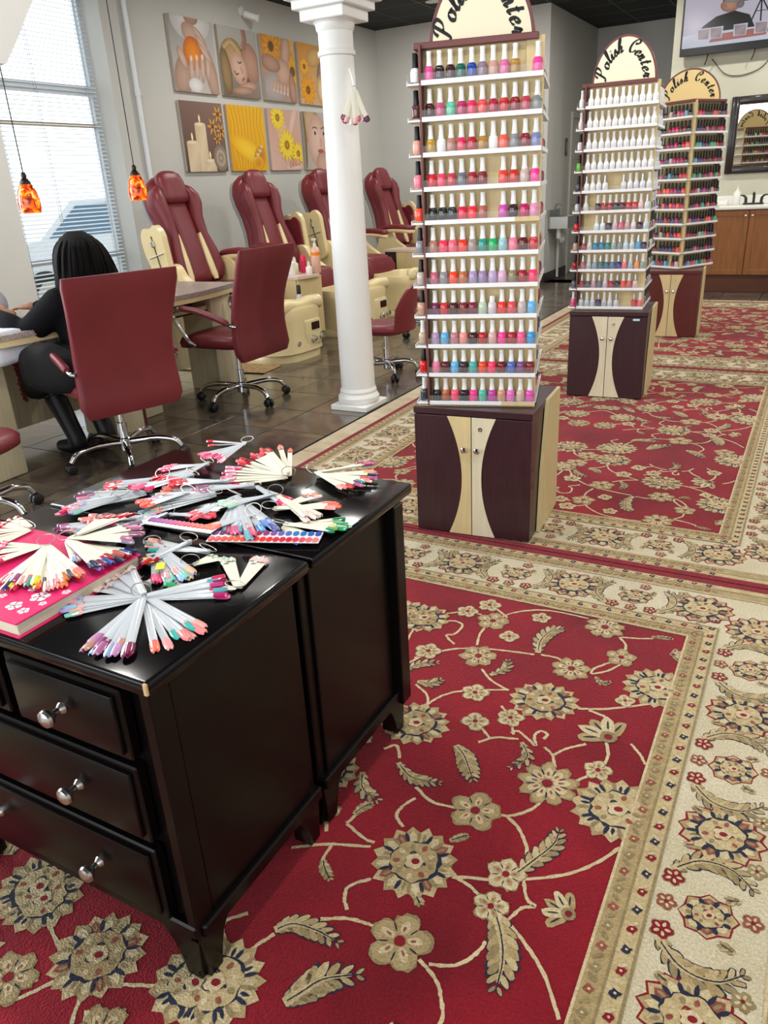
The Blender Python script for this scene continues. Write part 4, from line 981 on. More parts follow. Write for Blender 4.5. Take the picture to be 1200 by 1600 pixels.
# ------------------------------------------------------------------ pedicure chairs
GREYS = mat('grey_shell', '9A9C9C', .4)
DKRED = mat('basin_burgundy', '4A0F14', .2, coat=.5)
def pedicure(loc, rz, label, arms):
    r = thing('pedicure_chair', loc, rz, label=label, cat='pedicure chair', group='pedicure chairs along the picture wall')
    U = Vector((0, 1, 0)); d = Vector((-.30, 0, .954)).normalized(); V = Vector((d.z, 0, -d.x))
    B = Vector((.10, 0, .58)); L_ = .98
    def P(t, y=0, f=0): return B+d*(L_*t)+U*y+V*f
    def interp(tab, t):
        for (a, x), (b, y) in zip(tab, tab[1:]):
            if a <= t <= b: return x+(y-x)*(t-a)/(b-a)
        return tab[-1][1]
    wt = [(0, .25), (.1, .30), (.25, .285), (.45, .235), (.6, .235), (.72, .262), (.82, .262), (.90, .225), (.96, .17), (1, .10)]
    T = [i/22 for i in range(23)]
    MB().stack([(P(t, 0, -.02), interp(wt, t), .075*(.4 if t in (0, 1) else 1), 3.0) for t in T], 32, up=(U, V)).obj('backrest', LEATHER, r, smooth=60)
    MB().stack([(P(t, 0, -.085), interp(wt, t)*.94, .055*(.4 if t in (0, 1) else 1), 3.0) for t in T[1:-1]], 28, up=(U, V)).obj('back_shell', GREYS, r, smooth=60)
    MB().stack([(P(t, 0, .045+.02*sin(pi*t*1.3)), .128-.03*t*(1-t)*2, .045*(.3 if t in (.02, .80) else 1), 3.2) for t in [.02, .05, .1, .2, .3, .4, .5, .6, .7, .77, .80]], 24, up=(U, V)).obj('back_cushion', LEATHER, r, smooth=60)
    MB().stack([(P(t, 0, .075), .155*k, .062*k, 3.0) for t, k in ((.735, .55), (.75, .9), (.79, 1), (.86, 1.0), (.93, .97), (.985, .85), (1.015, .55), (1.025, .3))], 26, up=(U, V)).obj('head_pillow', LEATHER, r, smooth=60)
    for s in (-1, 1):
        MB().stack([(P(t, s*(interp(wt, t)-.055), .055), .055*k, .075*k, 2.6) for t, k in ((.02, .4), (.06, .9), (.15, 1.1), (.3, 1.05), (.45, .95), (.6, 1.05), (.72, 1.25), (.80, 1.2), (.87, .85), (.90, .4))], 22, up=(U, V)).obj('side_bolster', LEATHER, r, smooth=60)
        MB().stack([(P(t, s*(.155-.05*t), .088), w, .022, 2.4) for t, w in ((.03, .02), (.08, .038), (.2, .038), (.32, .03), (.42, .018), (.46, .006))], 16, up=(U, V)).obj('cream_stripe', CREAMP, r, smooth=60)
    # seat and apron
    MB().stack([((.36, 0, .46), .27, .27, 3.6), ((.36, 0, .48), .30, .29, 3.6), ((.37, 0, .55), .31, .29, 3.6), ((.37, 0, .60), .295, .28, 3.6), ((.36, 0, .615), .25, .25, 3.4)], 36).obj('seat', LEATHER, r, smooth=60)
    MB().stack([((.67, 0, .25), .02, .24, 4), ((.68, 0, .30), .04, .26, 4), ((.67, 0, .50), .045, .27, 4), ((.64, 0, .58), .03, .25, 4)], 28).obj('leg_apron', LEATHER, r, smooth=60)
    # cream base and basin
    MB().stack([((.50, 0, 0), .80, .34, 4), ((.50, 0, .06), .80, .345, 4), ((.46, 0, .10), .70, .31, 4), ((.25, 0, .16), .46, .27, 4), ((.20, 0, .40), .40, .25, 4), ((.22, 0, .47), .42, .28, 4)], 40).obj('base', CREAMP, r, smooth=60)
    ring = [((1.02, 0, .07), .30, .33, 3), ((1.01, 0, .20), .29, .32, 3), ((1.00, 0, .34), .30, .34, 3), ((.99, 0, .42), .31, .36, 3), ((.99, 0, .44), .30, .35, 3), ((.99, 0, .43), .26, .31, 3), ((.99, 0, .34), .24, .28, 3), ((.99, 0, .22), .2, .24, 3)]
    MB().stack(ring, 40).obj('basin', CREAMP, r, smooth=60)
    MB().stack([((.99, 0, .232), .2, .24, 3), ((.99, 0, .34), .238, .278, 3), ((.99, 0, .36), .20, .24, 3), ((.99, 0, .26), .16, .2, 3)], 32).obj('basin_liner', DKRED, r, smooth=60)
    MB().stack([((1.22, -.30, .43), .02, .03, 2.5), ((1.23, -.27, .45), .06, .06, 2.5), ((1.22, -.15, .455), .065, .055, 2.5), ((1.20, 0, .44), .07, .045, 2.5), ((1.22, .15, .455), .065, .055, 2.5), ((1.23, .27, .45), .06, .06, 2.5), ((1.22, .30, .43), .02, .03, 2.5)], 20, up=(Vector((1, 0, 0)), Vector((0, 0, 1)))).obj('foot_rest', CREAMP, r, smooth=60)
    MB().rbox(1.262, 1.312, -.03, .20, .10, .33, .022, 3).obj('control_panel', CREAMP, r)
    MB().rbox(1.308, 1.318, .06, .17, .235, .30, .004, 1).obj('display', mat('dark_display', '2A1210', .15), r)
    for y, z, q in ((-.12, .15, .026), (.075, .16, .034), (.19, .17, .030)):
        MB().lathe([(q, 0), (q, .012), (q*.75, .016), (q*.7, .04), (q*.5, .045), (0, .045)], 18, (1.275 if y < -.05 else 1.30, y, z), 'x').obj('knob', CHROME, r, smooth=40)
    # arms
    for s, mode in zip((-1, 1), arms):
        if mode == 'up':
            poly = [(-.09, .0), (.0, -.04), (.08, .0), (.10, .16), (.115, .30), (.12, .40), (.07, .475), (.0, .46), (-.075, .48), (-.13, .42), (-.14, .28), (-.11, .12)]
            pl = [(p.x, p.y) for p in smooth_path([(a, b, 0) for a, b in poly], 5, True)]
            M = Matrix.Translation((.14, s*.40, .66)) @ Matrix.Rotation(radians(-14), 4, 'Y')
            a_ = MB().prism(pl, -.03, .03, 'xzy', M=M).obj('armrest', CREAMP, r, smooth=50)
            M2 = M @ Matrix.Translation((0, s*.035, 0))
            MB().prism([(x*.82, z*.84+.03) for x, z in pl], -.018, .018, 'xzy', M=M @ Matrix.Translation((0, -s*.04, 0))).obj('arm_pad', LEATHER, a_, smooth=50)
            for sd in (-1, 1): MB().box(-.006, .006, sd*.0325-.004, sd*.0325+.004, .06, .40, 0, M).obj('hinge_slot', mat('hinge_dark', '6A5A3A', .5), a_)
            MB().tube([(-.09, s*.045*-1 if 0 else -.042, .235), (.09, -.042, .235)], .006, 6, M=M).obj('hinge_rod', STEEL, a_)
            MB().rbox(-.02, .02, -.05, -.03, .31, .36, .004, 1, M=M).obj('latch', STEEL, a_)
        else:
            pth = smooth_path([(.08, s*.36, .80), (.25, s*.37, .82), (.42, s*.36, .815), (.56, s*.33, .80)], 5)
            a_ = MB().stack([(p, .055*k, .028*k, 3) for p, k in zip(pth, [.6]+[1]*(len(pth)-2)+[.6])], 16, up=(U, Vector((0, 0, 1)))).obj('armrest', CREAMP, r, smooth=60)
            MB().stack([(Vector(p)+Vector((0, 0, .038)), .06*k, .032*k, 2.6) for p, k in zip(pth, [.6]+[1]*(len(pth)-2)+[.6])], 18, up=(U, Vector((0, 0, 1)))).obj('arm_pad', LEATHER, a_, smooth=60)
        q = [(.02, .48), (.5, .48), (.55, .53), (.42, .62), (.30, .70), (.22, .80), (.10, .80), (.05, .68)]
        ql = [(p.x, p.y) for p in smooth_path([(a, b, 0) for a, b in q], 4, True)]
        MB().prism(ql, s*.30, s*.37, 'xzy').obj('arm_support', CREAMP, r, smooth=50)
    return r
PX = -5.08
pedicure((PX, 5.58, 0), radians(-4), 'burgundy pedicure chair with cream basin beside the window', ('up', 'flat'))
pedicure((PX, 6.82, 0), radians(-4), 'burgundy pedicure chair second from the window', ('flat', 'up'))
pedicure((PX, 8.06, 0), radians(-4), 'burgundy pedicure chair half hidden behind the white column', ('up', 'flat'))
pedicure((PX, 9.52, 0), radians(-4), 'burgundy pedicure chair farthest from the window', ('flat', 'up'))
def cart(loc, rz, label):
    r = thing('pedicure_cart', loc, rz, label=label, cat='cart', group='wooden carts between the pedicure chairs')
    MB().rbox(-.30, .27, -.16, .16, .07, .60, .004, 1).obj('body', MAHO, r)
    out = [(-.32, -.18), (.30, -.18), (.32, -.06), (.32, .10), (.26, .18), (-.32, .18)]
    MB().prism(out, .60, .625, 'xyz').obj('top', mat('cart_top_pink', 'D8C4B4', .3), r)
    MB().rbox(.27, .29, -.165, .165, .09, .61, .003, 1).obj('front_panel', BIRCH, r)
    MB().rbox(-.12, .27, -.175, -.16, .40, .61, .003, 1).obj('side_panel', BIRCH, r)
    MB().rbox(-.28, .25, -.15, .15, .0, .07, .003, 1).obj('plinth', BLACKP, r)
    return r
cart((-4.42, 6.165, 0), radians(-8), 'wooden cart loaded with spray and lotion bottles, between the first two pedicure chairs')
cart((-4.40, 8.80, 0), radians(-8), 'wooden cart between the two farthest pedicure chairs')
# bottles on the cart
def lotion(name, loc, prof, mats, label, extra=None, pump=False, n=16, cat='bottle'):
    r = thing(name, loc, label=label, cat=cat, group='bottles on the pedicure cart')
    MB().lathe(prof[0], n).obj('body', mats[0], r, smooth=50)
    MB().lathe(prof[1], n).obj('cap', mats[1], r, smooth=50)
    if extra: MB().lathe(extra[0], n).obj('band', extra[1], r, smooth=50)
    if pump: MB().tube([(0, 0, prof[1][-1][1]-.004), (.0, -.03, prof[1][-1][1]-.006), (0, -.042, prof[1][-1][1]-.014)], .006, 8).obj('spout', mats[1], r, smooth=60)
    return r
MILK = mat('milky_plastic', 'E4E2DA', .35); PINKL = mat('pink_liquid', 'E9B9A4', .25, coat=.4); ORB = mat('orange_band', 'F08A20', .4); HPK = mat('hot_pink_plastic', 'E0285A', .35); PURP = mat('lilac_plastic', 'C9C4DA', .3)
ct = .6255
lotion('pump_bottle', (-4.16, 6.29, ct), ([(.04, 0), (.044, .004), (.044, .20), (.034, .225), (.016, .235)], [(.016, .235), (.016, .26), (.008, .262), (.008, .285), (.018, .287), (.018, .305), (0, .305)]), (PINKL, MILK), 'tall pink lotion pump bottle with an orange band on the cart', ([(.0445, .155), (.0445, .185)], ORB), True)
lotion('squeeze_bottle', (-4.30, 6.09, ct), ([(.032, 0), (.034, .004), (.034, .11), (.015, .125)], [(.015, .125), (.015, .14), (.006, .17), (0, .172)]), (MILK, MILK), 'white squeeze bottle with a pointed tip at the cart edge')
lotion('squeeze_bottle', (-4.33, 6.19, ct), ([(.03, 0), (.032, .004), (.032, .09), (.014, .105)], [(.014, .105), (.014, .12), (.006, .15), (0, .152)]), (mat('cream_bottle', 'DCD6B8', .4), MILK), 'cream squeeze bottle with a pointed tip in the middle of the cart')
lotion('spray_can', (-4.30, 6.285, ct), ([(.026, 0), (.027, .003), (.027, .10)], [(.028, .10), (.028, .145), (.022, .16), (0, .16)]), (HPK, HPK), 'hot pink bottle with a pink cap on the cart')
lotion('squeeze_bottle', (-4.17, 6.18, ct), ([(.028, 0), (.03, .003), (.03, .06), (.014, .075)], [(.014, .075), (.013, .09), (.005, .115), (0, .116)]), (MILK, MILK), 'small white squeeze bottle before the pump bottle')
lotion('spray_bottle', (-4.13, 5.925, .0), ([(.05, 0), (.052, .01), (.052, .32), (.04, .40), (.018, .48)], [(.019, .48), (.019, .55), (.012, .56), (0, .56)]), (PURP, BLACKP), 'tall lilac bottle with a black cap standing before the cart')
# patterned mat by the first basin
mt = thing('door_mat', (-4.25, 4.98, .001), radians(6), label='small patterned brown mat on the slate floor before the first basin', cat='mat')
MB().rbox(-.42, .42, -.14, .16, 0, .006, .002, 1).obj('mat_base', mat('mat_brown', '8A6A48', .95, vary=.5, vscale=30, col2='B09468'), mt)
MB().rbox(-.42, .42, -.16, -.14, 0, .0065, .002, 1).obj('mat_border', mat('mat_dark', '2A1C14', .9), mt)
# ------------------------------------------------------------------ the seated woman and her customer
SKIN = mat('skin', '9A6A50', .5)
KNIT = mat('black_knit', '0C0D10', .9, bump=.25, bscale=220, spec=.2)
HAIRM = mat('black_hair', '070404', .55, spec=.12, vary=.35, vscale=30, stretch=(6, 6, .6), bump=.5, bscale=90)
SKIRT = mat('black_skirt', '0B0A0C', .8, bump=.2, bscale=120)
def remesh(o, v=.012, it=4):
    mod(o, 'REMESH', mode='VOXEL', voxel_size=v, use_smooth_shade=True); mod(o, 'SMOOTH', factor=.5, iterations=it)
def limb(mb, pts, rs, n=14):
    P = smooth_path(pts, 4); R = []
    for i in range(len(pts)-1):
        for j in range(4): R.append(rs[i]+(rs[i+1]-rs[i])*j/4)
    R.append(rs[-1]); mb.tube(P, R, n)
    for p, q in zip(pts, rs):
        mb.lathe([(0, -q)]+[(q*cos(a), q*sin(a)) for a in (-1, -.5, 0, .5, 1)]+[(0, q)], n, p)
def hand(mb, w, d, up, s):
    """palm, four fingers and a thumb : w wrist, d pointing direction, up back of hand"""
    d = Vector(d).normalized(); side = d.cross(Vector(up)).normalized()*s; upv = side.cross(d).normalized()*s; w = Vector(w)
    for k in range(4):
        o = (k-1.5)*.019
        mb.tube([w+side*o*.6, w+d*.04+side*o*.9, w+d*.085+side*o], [.016, .015, .011], 8)
        ln = (.062, .074, .068, .05)[k]
        mb.tube([w+d*.08+side*o, w+d*(.08+ln*.5)+side*o*1.05-upv*.006, w+d*(.08+ln)+side*o*1.05-upv*.022], [.0095, .0085, .0065], 8)
    mb.tube([w+d*.02-side*.025, w+d*.05-side*.048-upv*.006, w+d*.085-side*.05-upv*.014], [.013, .0105, .0075], 8)
woman = thing('person', (0, 0, 0), label='woman in black with long dark hair sitting in the office chair, seen from behind', cat='person')
b = MB()
HD = Vector((-3.50, 3.0, 1.085))
b.stack([((-3.40, 2.93, .50), .12, .16, 2.4), ((-3.42, 2.94, .62), .11, .14, 2.4), ((-3.43, 2.95, .78), .12, .17, 2.4), ((-3.45, 2.96, .88), .10, .17, 2.4), ((-3.46, 2.97, .93), .06, .09, 2.2)], 20)
b.tube([(-3.46, 2.97, .88), (-3.48, 2.985, 1.0)], .055, 14)
b.stack([((-3.51, 3.0, .97), .05, .05, 2), ((-3.515, 3.0, 1.0), .075, .06, 2), ((-3.51, 3.0, 1.06), .095, .073, 2.1), ((-3.50, 3.0, 1.12), .097, .075, 2.1), ((-3.495, 3.0, 1.165), .075, .06, 2), ((-3.49, 3.0, 1.185), .03, .03, 2)], 20)
fd = Vector((-.94, .33, 0))
b.tube([HD+fd*.085+Vector((0, 0, .01)), HD+fd*.115+Vector((0, 0, -.02))], [.008, .014], 8)
armN = [(-3.47, 2.79, .87), (-3.62, 2.68, .735), (-3.72, 2.655, .775), (-3.93, 2.72, .815)]
armF = [(-3.40, 3.14, .87), (-3.55, 3.22, .74), (-3.80, 3.10, .79), (-3.95, 2.98, .815)]
limb(b, armN, [.05, .043, .036, .024]); limb(b, armF, [.05, .043, .036, .024])
hand(b, (-3.92, 2.715, .812), (-.95, .25, .0), (0, 0, 1), 1); hand(b, (-3.94, 2.985, .812), (-.95, -.25, .0), (0, 0, 1), -1)
limb(b, [(-3.42, 2.86, .51), (-3.78, 2.83, .505), (-3.70, 2.84, .28), (-3.62, 2.84, .08)], [.085, .06, .052, .04])
limb(b, [(-3.40, 3.00, .51), (-3.78, 3.02, .505), (-3.64, 2.99, .30), (-3.52, 2.97, .09)], [.085, .06, .052, .04])
o = b.obj('body', SKIN, woman); remesh(o, .011, 3)
s = MB()
s.stack([((-3.40, 2.93, .47), .15, .19, 2.5), ((-3.41, 2.935, .55), .16, .195, 2.5), ((-3.42, 2.94, .66), .15, .185, 2.5), ((-3.44, 2.95, .78), .155, .195, 2.5), ((-3.455, 2.96, .87), .13, .20, 2.4), ((-3.465, 2.97, .925), .085, .12, 2.2), ((-3.47, 2.975, .955), .062, .07, 2)], 24)
limb(s, armN[:3]+[(-3.90, 2.71, .81)], [.082, .070, .060, .038]); limb(s, armF[:3]+[(-3.91, 3.0, .81)], [.082, .070, .060, .038])
o = s.obj('sweater', KNIT, woman); remesh(o, .013, 3)
k = MB()
k.stack([((-3.26, 2.89, .52), .05, .25, 2.6), ((-3.36, 2.87, .54), .12, .29, 2.6), ((-3.52, 2.85, .545), .13, .285, 2.6), ((-3.66, 2.86, .50), .115, .25, 3), ((-3.74, 2.87, .465), .12, .225, 3), ((-3.78, 2.875, .44), .115, .20, 3), ((-3.79, 2.875, .42), .09, .18, 3)], 28, up=(Vector((0, 0, 1)), Vector((0, 1, 0))))
k.stack([((-3.62, 2.64, .55), .05, .05, 2.4), ((-3.58, 2.62, .565), .10, .075, 2.6), ((-3.48, 2.60, .575), .125, .085, 2.8), ((-3.38, 2.61, .565), .13, .085, 2.8), ((-3.27, 2.64, .545), .10, .07, 2.6), ((-3.22, 2.66, .53), .05, .05, 2.4)], 22, up=(Vector((0, 0, 1)), Vector((0, 1, 0))))
o = k.obj('skirt', SKIRT, woman, smooth=60); remesh(o, .014, 4)
ru = MB(); path = []
for i in range(41):
    t = i/40; path.append((-3.775+.010*sin(i*1.9)-.02*t, 2.675+.010*cos(i*1.6)+.02*t, .565-.22*t))
ru.tube(path, .011, 8); ru.obj('ruffle_trim', mat('red_ruffle', '8E2A2E', .7), woman, smooth=60)
for pts in ([(-3.73, 2.84, .33), (-3.66, 2.84, .18), (-3.62, 2.84, .07), (-3.70, 2.845, .045), (-3.78, 2.85, .035)], [(-3.67, 3.0, .33), (-3.56, 2.98, .18), (-3.52, 2.97, .07), (-3.60, 2.985, .045), (-3.68, 2.99, .035)]):
    m = MB(); limb(m, pts, [.062, .052, .05, .044, .034]); o = m.obj('boot', mat('black_boot', '0A0A0B', .5), woman); remesh(o, .01, 2)
# hair : long mass falling to the shoulders, parted strands over it
h = MB()
h.stack([((-3.43, 2.975, .80), .035, .10, 2.2), ((-3.435, 3.01, .86), .065, .20, 2.3), ((-3.44, 3.01, .92), .09, .205, 2.3), ((-3.455, 3.0, 1.0), .11, .175, 2.3), ((-3.475, 2.995, 1.07), .122, .142, 2.2), ((-3.485, 3.0, 1.13), .118, .122, 2.2), ((-3.49, 3.0, 1.18), .085, .083, 2.1), ((-3.49, 3.0, 1.21), .04, .04, 2)], 28)
h.stack([((-3.56, 2.90, .84), .02, .03, 2), ((-3.555, 2.90, .90), .035, .04, 2), ((-3.54, 2.91, 1.0), .045, .045, 2), ((-3.52, 2.94, 1.08), .05, .05, 2)], 14)
rh = random.Random(2)
for i in range(46):
    a = rh.uniform(-2.3, 1.9)+radians(-20); c, q = cos(a), sin(a)
    t = Vector((-3.49, 3.0, 1.205)); e = Vector((-3.445+c*rh.uniform(.05, .10), 3.01+q*rh.uniform(.17, .215), rh.uniform(.78, .90)))
    h.tube(smooth_path([t+Vector((c*.03, q*.03, -.005)), (-3.485+c*.112, 3.0+q*.118, 1.13), (-3.46+c*.115, 3.0+q*.178, .99), e], 4), [.012]*7+[.011, .010, .009, .008, .006, .004], 6)
h.obj('hair', HAIRM, woman, smooth=60)
# customer across the table, only a sleeve and hand reach into the picture
cust = thing('person', (0, 0, 0), label='customer in a grey sleeve reaching across the table, cut by the picture edge', cat='person')
c = MB()
c.stack([((-4.62, 2.62, .46), .12, .17, 2.4), ((-4.62, 2.63, .7), .12, .16, 2.4), ((-4.60, 2.65, .95), .12, .19, 2.4), ((-4.60, 2.65, 1.03), .06, .09, 2.2), ((-4.59, 2.65, 1.10), .05, .055, 2), ((-4.58, 2.65, 1.16), .085, .07, 2), ((-4.58, 2.65, 1.26), .095, .078, 2), ((-4.58, 2.65, 1.33), .04, .04, 2)], 20)
ca = [(-4.56, 2.86, .95), (-4.40, 3.04, .83), (-4.05, 2.86, .80)]
cb = [(-4.56, 2.44, .95), (-4.40, 2.42, .80), (-4.08, 2.62, .80)]
limb(c, ca, [.055, .042, .028]); limb(c, cb, [.055, .042, .028])
hand(c, (-4.06, 2.865, .80), (.9, -.25, 0), (0, 0, 1), 1); hand(c, (-4.09, 2.615, .80), (.9, .2, 0), (0, 0, 1), -1)
limb(c, [(-4.60, 2.55, .50), (-4.26, 2.52, .50), (-4.30, 2.52, .05)], [.08, .06, .04]); limb(c, [(-4.60, 2.75, .50), (-4.26, 2.78, .50), (-4.30, 2.78, .05)], [.08, .06, .04])
o = c.obj('body', SKIN, cust); remesh(o, .012, 3)
GREYK = mat('grey_knit', '8C8C92', .9, bump=.3, bscale=200)
c = MB(); c.stack([((-4.62, 2.62, .44), .15, .2, 2.5), ((-4.62, 2.63, .7), .15, .19, 2.4), ((-4.60, 2.65, .95), .14, .22, 2.4), ((-4.60, 2.65, 1.04), .08, .11, 2.2)], 22)
limb(c, [ca[0], ca[1], (-4.16, 2.91, .80)], [.095, .085, .06]); limb(c, [cb[0], cb[1], (-4.18, 2.56, .80)], [.09, .075, .055])
o = c.obj('sweater', GREYK, cust); remesh(o, .014, 3)
c = MB(); c.stack([((-4.60, 2.65, 1.10), .05, .1, 2), ((-4.61, 2.65, 1.2), .11, .10, 2), ((-4.60, 2.65, 1.3), .105, .095, 2), ((-4.59, 2.65, 1.36), .05, .05, 2)], 20); c.obj('hair', HAIRM, cust, smooth=60)
c = MB(); c.stack([((-4.62, 2.64, .44), .15, .19, 2.6), ((-4.62, 2.64, .52), .14, .18, 2.6)], 20)
limb(c, [(-4.60, 2.55, .50), (-4.26, 2.52, .50), (-4.30, 2.52, .07)], [.092, .072, .055]); limb(c, [(-4.60, 2.75, .50), (-4.26, 2.78, .50), (-4.30, 2.78, .07)], [.092, .072, .055])
o = c.obj('trousers', mat('dark_denim', '1C2430', .85), cust); remesh(o, .014, 3)
for y in (2.52, 2.78):
    c = MB(); limb(c, [(-4.33, y, .05), (-4.27, y, .045), (-4.21, y, .04)], [.045, .045, .036]); o = c.obj('shoe', mat('black_boot', '0A0A0B', .5), cust); remesh(o, .01, 2)
cc = thing('customer_chair', (-4.66, 2.65, 0), radians(0), label='burgundy customer chair under the customer in grey', cat='chair')
MB().rbox(-.24, .26, -.25, .25, .37, .435, .03, 3).obj('seat', LEATHER, cc); MB().rbox(-.30, -.24, -.24, .24, .42, .92, .03, 3).obj('backrest', LEATHER, cc)
for x in (-.2, .2):
    for y in (-.2, .2): MB().tube([(x, y, 0), (x, y, .38)], .014, 10).obj('leg', CHROME, cc, smooth=60)

bag = thing('hand_bag', (-4.27, 3.86, .7525), .4, label='dark bag lying on the table behind the woman', cat='bag')
MB().stack([((0, 0, 0), .09, .14, 3), ((0, 0, .03), .10, .15, 3), ((.01, 0, .10), .08, .14, 2.6), ((.01, 0, .135), .04, .10, 2.4)], 22).obj('bag_body', mat('navy_leather', '10141C', .35, bump=.3, bscale=30), bag, smooth=60)
MB().tube(smooth_path([(0, -.08, .12), (.0, -.05, .19), (0, .05, .19), (0, .08, .12)], 5), .007, 8).obj('bag_strap', MATS['navy_leather'], bag, smooth=60)

# faces
EYW = mat('eye_white', 'E6E2DC', .3); EYD = mat('eye_dark', '1A1210', .2); LIP = mat('lips', '8A4A42', .45)
def face(root, c, f):
    f = Vector(f).normalized(); sd = Vector((-f.y, f.x, 0)); c = Vector(c)
    for s in (-1, 1):
        e = MB().lathe([(0, -.011), (.008, -.008), (.011, 0), (.008, .008), (0, .011)], 12, c+f*.078+sd*s*.030+Vector((0, 0, .012))).obj('eye', EYW, root, smooth=60)
        MB().lathe([(0, -.006), (.0055, 0), (0, .006)], 10, c+f*.0865+sd*s*.030+Vector((0, 0, .012))).obj('pupil', EYD, e, smooth=60)
        MB().stack([(c+sd*s*.078+Vector((0, 0, -.03)), .010, .006, 2), (c+sd*s*.082+Vector((0, 0, -.005)), .016, .008, 2), (c+sd*s*.080+Vector((0, 0, .02)), .012, .007, 2)], 10).obj('ear', SKIN, root, smooth=60)
    MB().tube([c+f*.083+sd*-.022+Vector((0, 0, -.052)), c+f*.093+Vector((0, 0, -.050)), c+f*.083+sd*.022+Vector((0, 0, -.052))], [.003, .006, .003], 8).obj('mouth', LIP, root, smooth=60)
    MB().tube([c+f*.085+Vector((0, 0, .015)), c+f*.105+Vector((0, 0, -.020)), c+f*.085+Vector((0, 0, -.026))], [.006, .012, .006], 8).obj('nose', SKIN, root, smooth=60)
face(woman, (-3.512, 3.0, 1.085), (-.94, .33, 0)); face(cust, (-4.575, 2.65, 1.23), (1, .05, 0))
# ------------------------------------------------------------------ nail colour samples on the chest tops
PAL = {'plum': '7A1848 8A3A70 B06A9A C890C0 C0907C 90A8CC 6A1848', 'coral': 'F08A80 F0705A F09A98 F05038', 'aqua': '40B0A8 F0A8A0 F08888 F0B0A0', 'berry': 'C04080 B02060 8A2050 D03060 60A8B8', 'pastel': 'F0A0A0 80C8B8 E0A0B8 A8A0D8 D8B090 90B8D8',
 'pale': 'E8D8D0 F0D0C8 E0E0DC E8C0B8', 'mix': 'D03030 E08080 F0B0A8 50A090 E0D820 3A3A60 A05080', 'warm': 'F07020 D8A0A0 5A5058 F08080 F07840 E8C8C8', 'pink': 'F03070 E8608A F090A8 D02858 F0B0C0', 'red': 'D01828 F03848 B01028 E05060 F06070 8A0C1C',
 'mauve': 'B06A90 9A5A78 8A7A90 C89AA8 5A3048 D880A0 7A4060', 'deep': '2A2A50 3050A0 E4E4E4 A01820 D02020 C06050 8A70C0 702040', 'green': '88A830 30A070 208060 A0D0A0 C8DCC0', 'blue': '3060B0 4090D0 7080C0 2A4090 90A8D8', 'mint': 'B8D8C0 D8E0C8 A0D0C0 E0D8D0'}
STC = mat('clear_stick', 'EAF0F6', .12, alpha=.46, spec=.6); STM = mat('milky_stick', 'E6E3D0', .4)
TIPM = mat('painted_tip_lacquer', objcol=True, rough=.18, coat=.5)
def stick_mesh(m):
    w = .0062; V = []; F = []
    xs = [.03, .10, .5, .84]
    for x in xs:
        ww = w*(.75 if x < .05 else 1)
        for y, z in ((-ww, 0), (-ww*.5, .0009), (ww*.5, .0009), (ww, 0), (ww*.5, -.0001), (-ww*.5, -.0001)): V.append((x, y, z))
    for i in range(3):
        for j in range(6): F.append((i*6+j, i*6+(j+1) % 6, i*6+6+(j+1) % 6, i*6+6+j))
    F += [(5, 4, 3, 2, 1, 0), (18, 19, 20, 21, 22, 23)]
    return MB().add(V, F).mesh('stick', [m], 40)
def tip_mesh():
    V = []; F = []; n = 5
    for (x, w) in ((.83, .0066), (.90, .0074), (.96, .0070), (.995, .0045), (1.0, .0028)):
        for j in range(n):
            a = (j/(n-1)-.5)*2; V.append((x, w*a, .0035-.0032*a*a-(x-.83)*.008))
    for i in range(4):
        for j in range(n-1): F.append((i*n+j, i*n+n+j, i*n+n+j+1, i*n+j+1))
    m = MB().add(V, F); k = len(V)
    m.add([(x, y, z-.0011) for x, y, z in V], [f[::-1] for f in F])
    return m.mesh('painted_tip', [TIPM], 50)
SM = {'c': stick_mesh(STC), 'm': stick_mesh(STM)}; TM = tip_mesh()
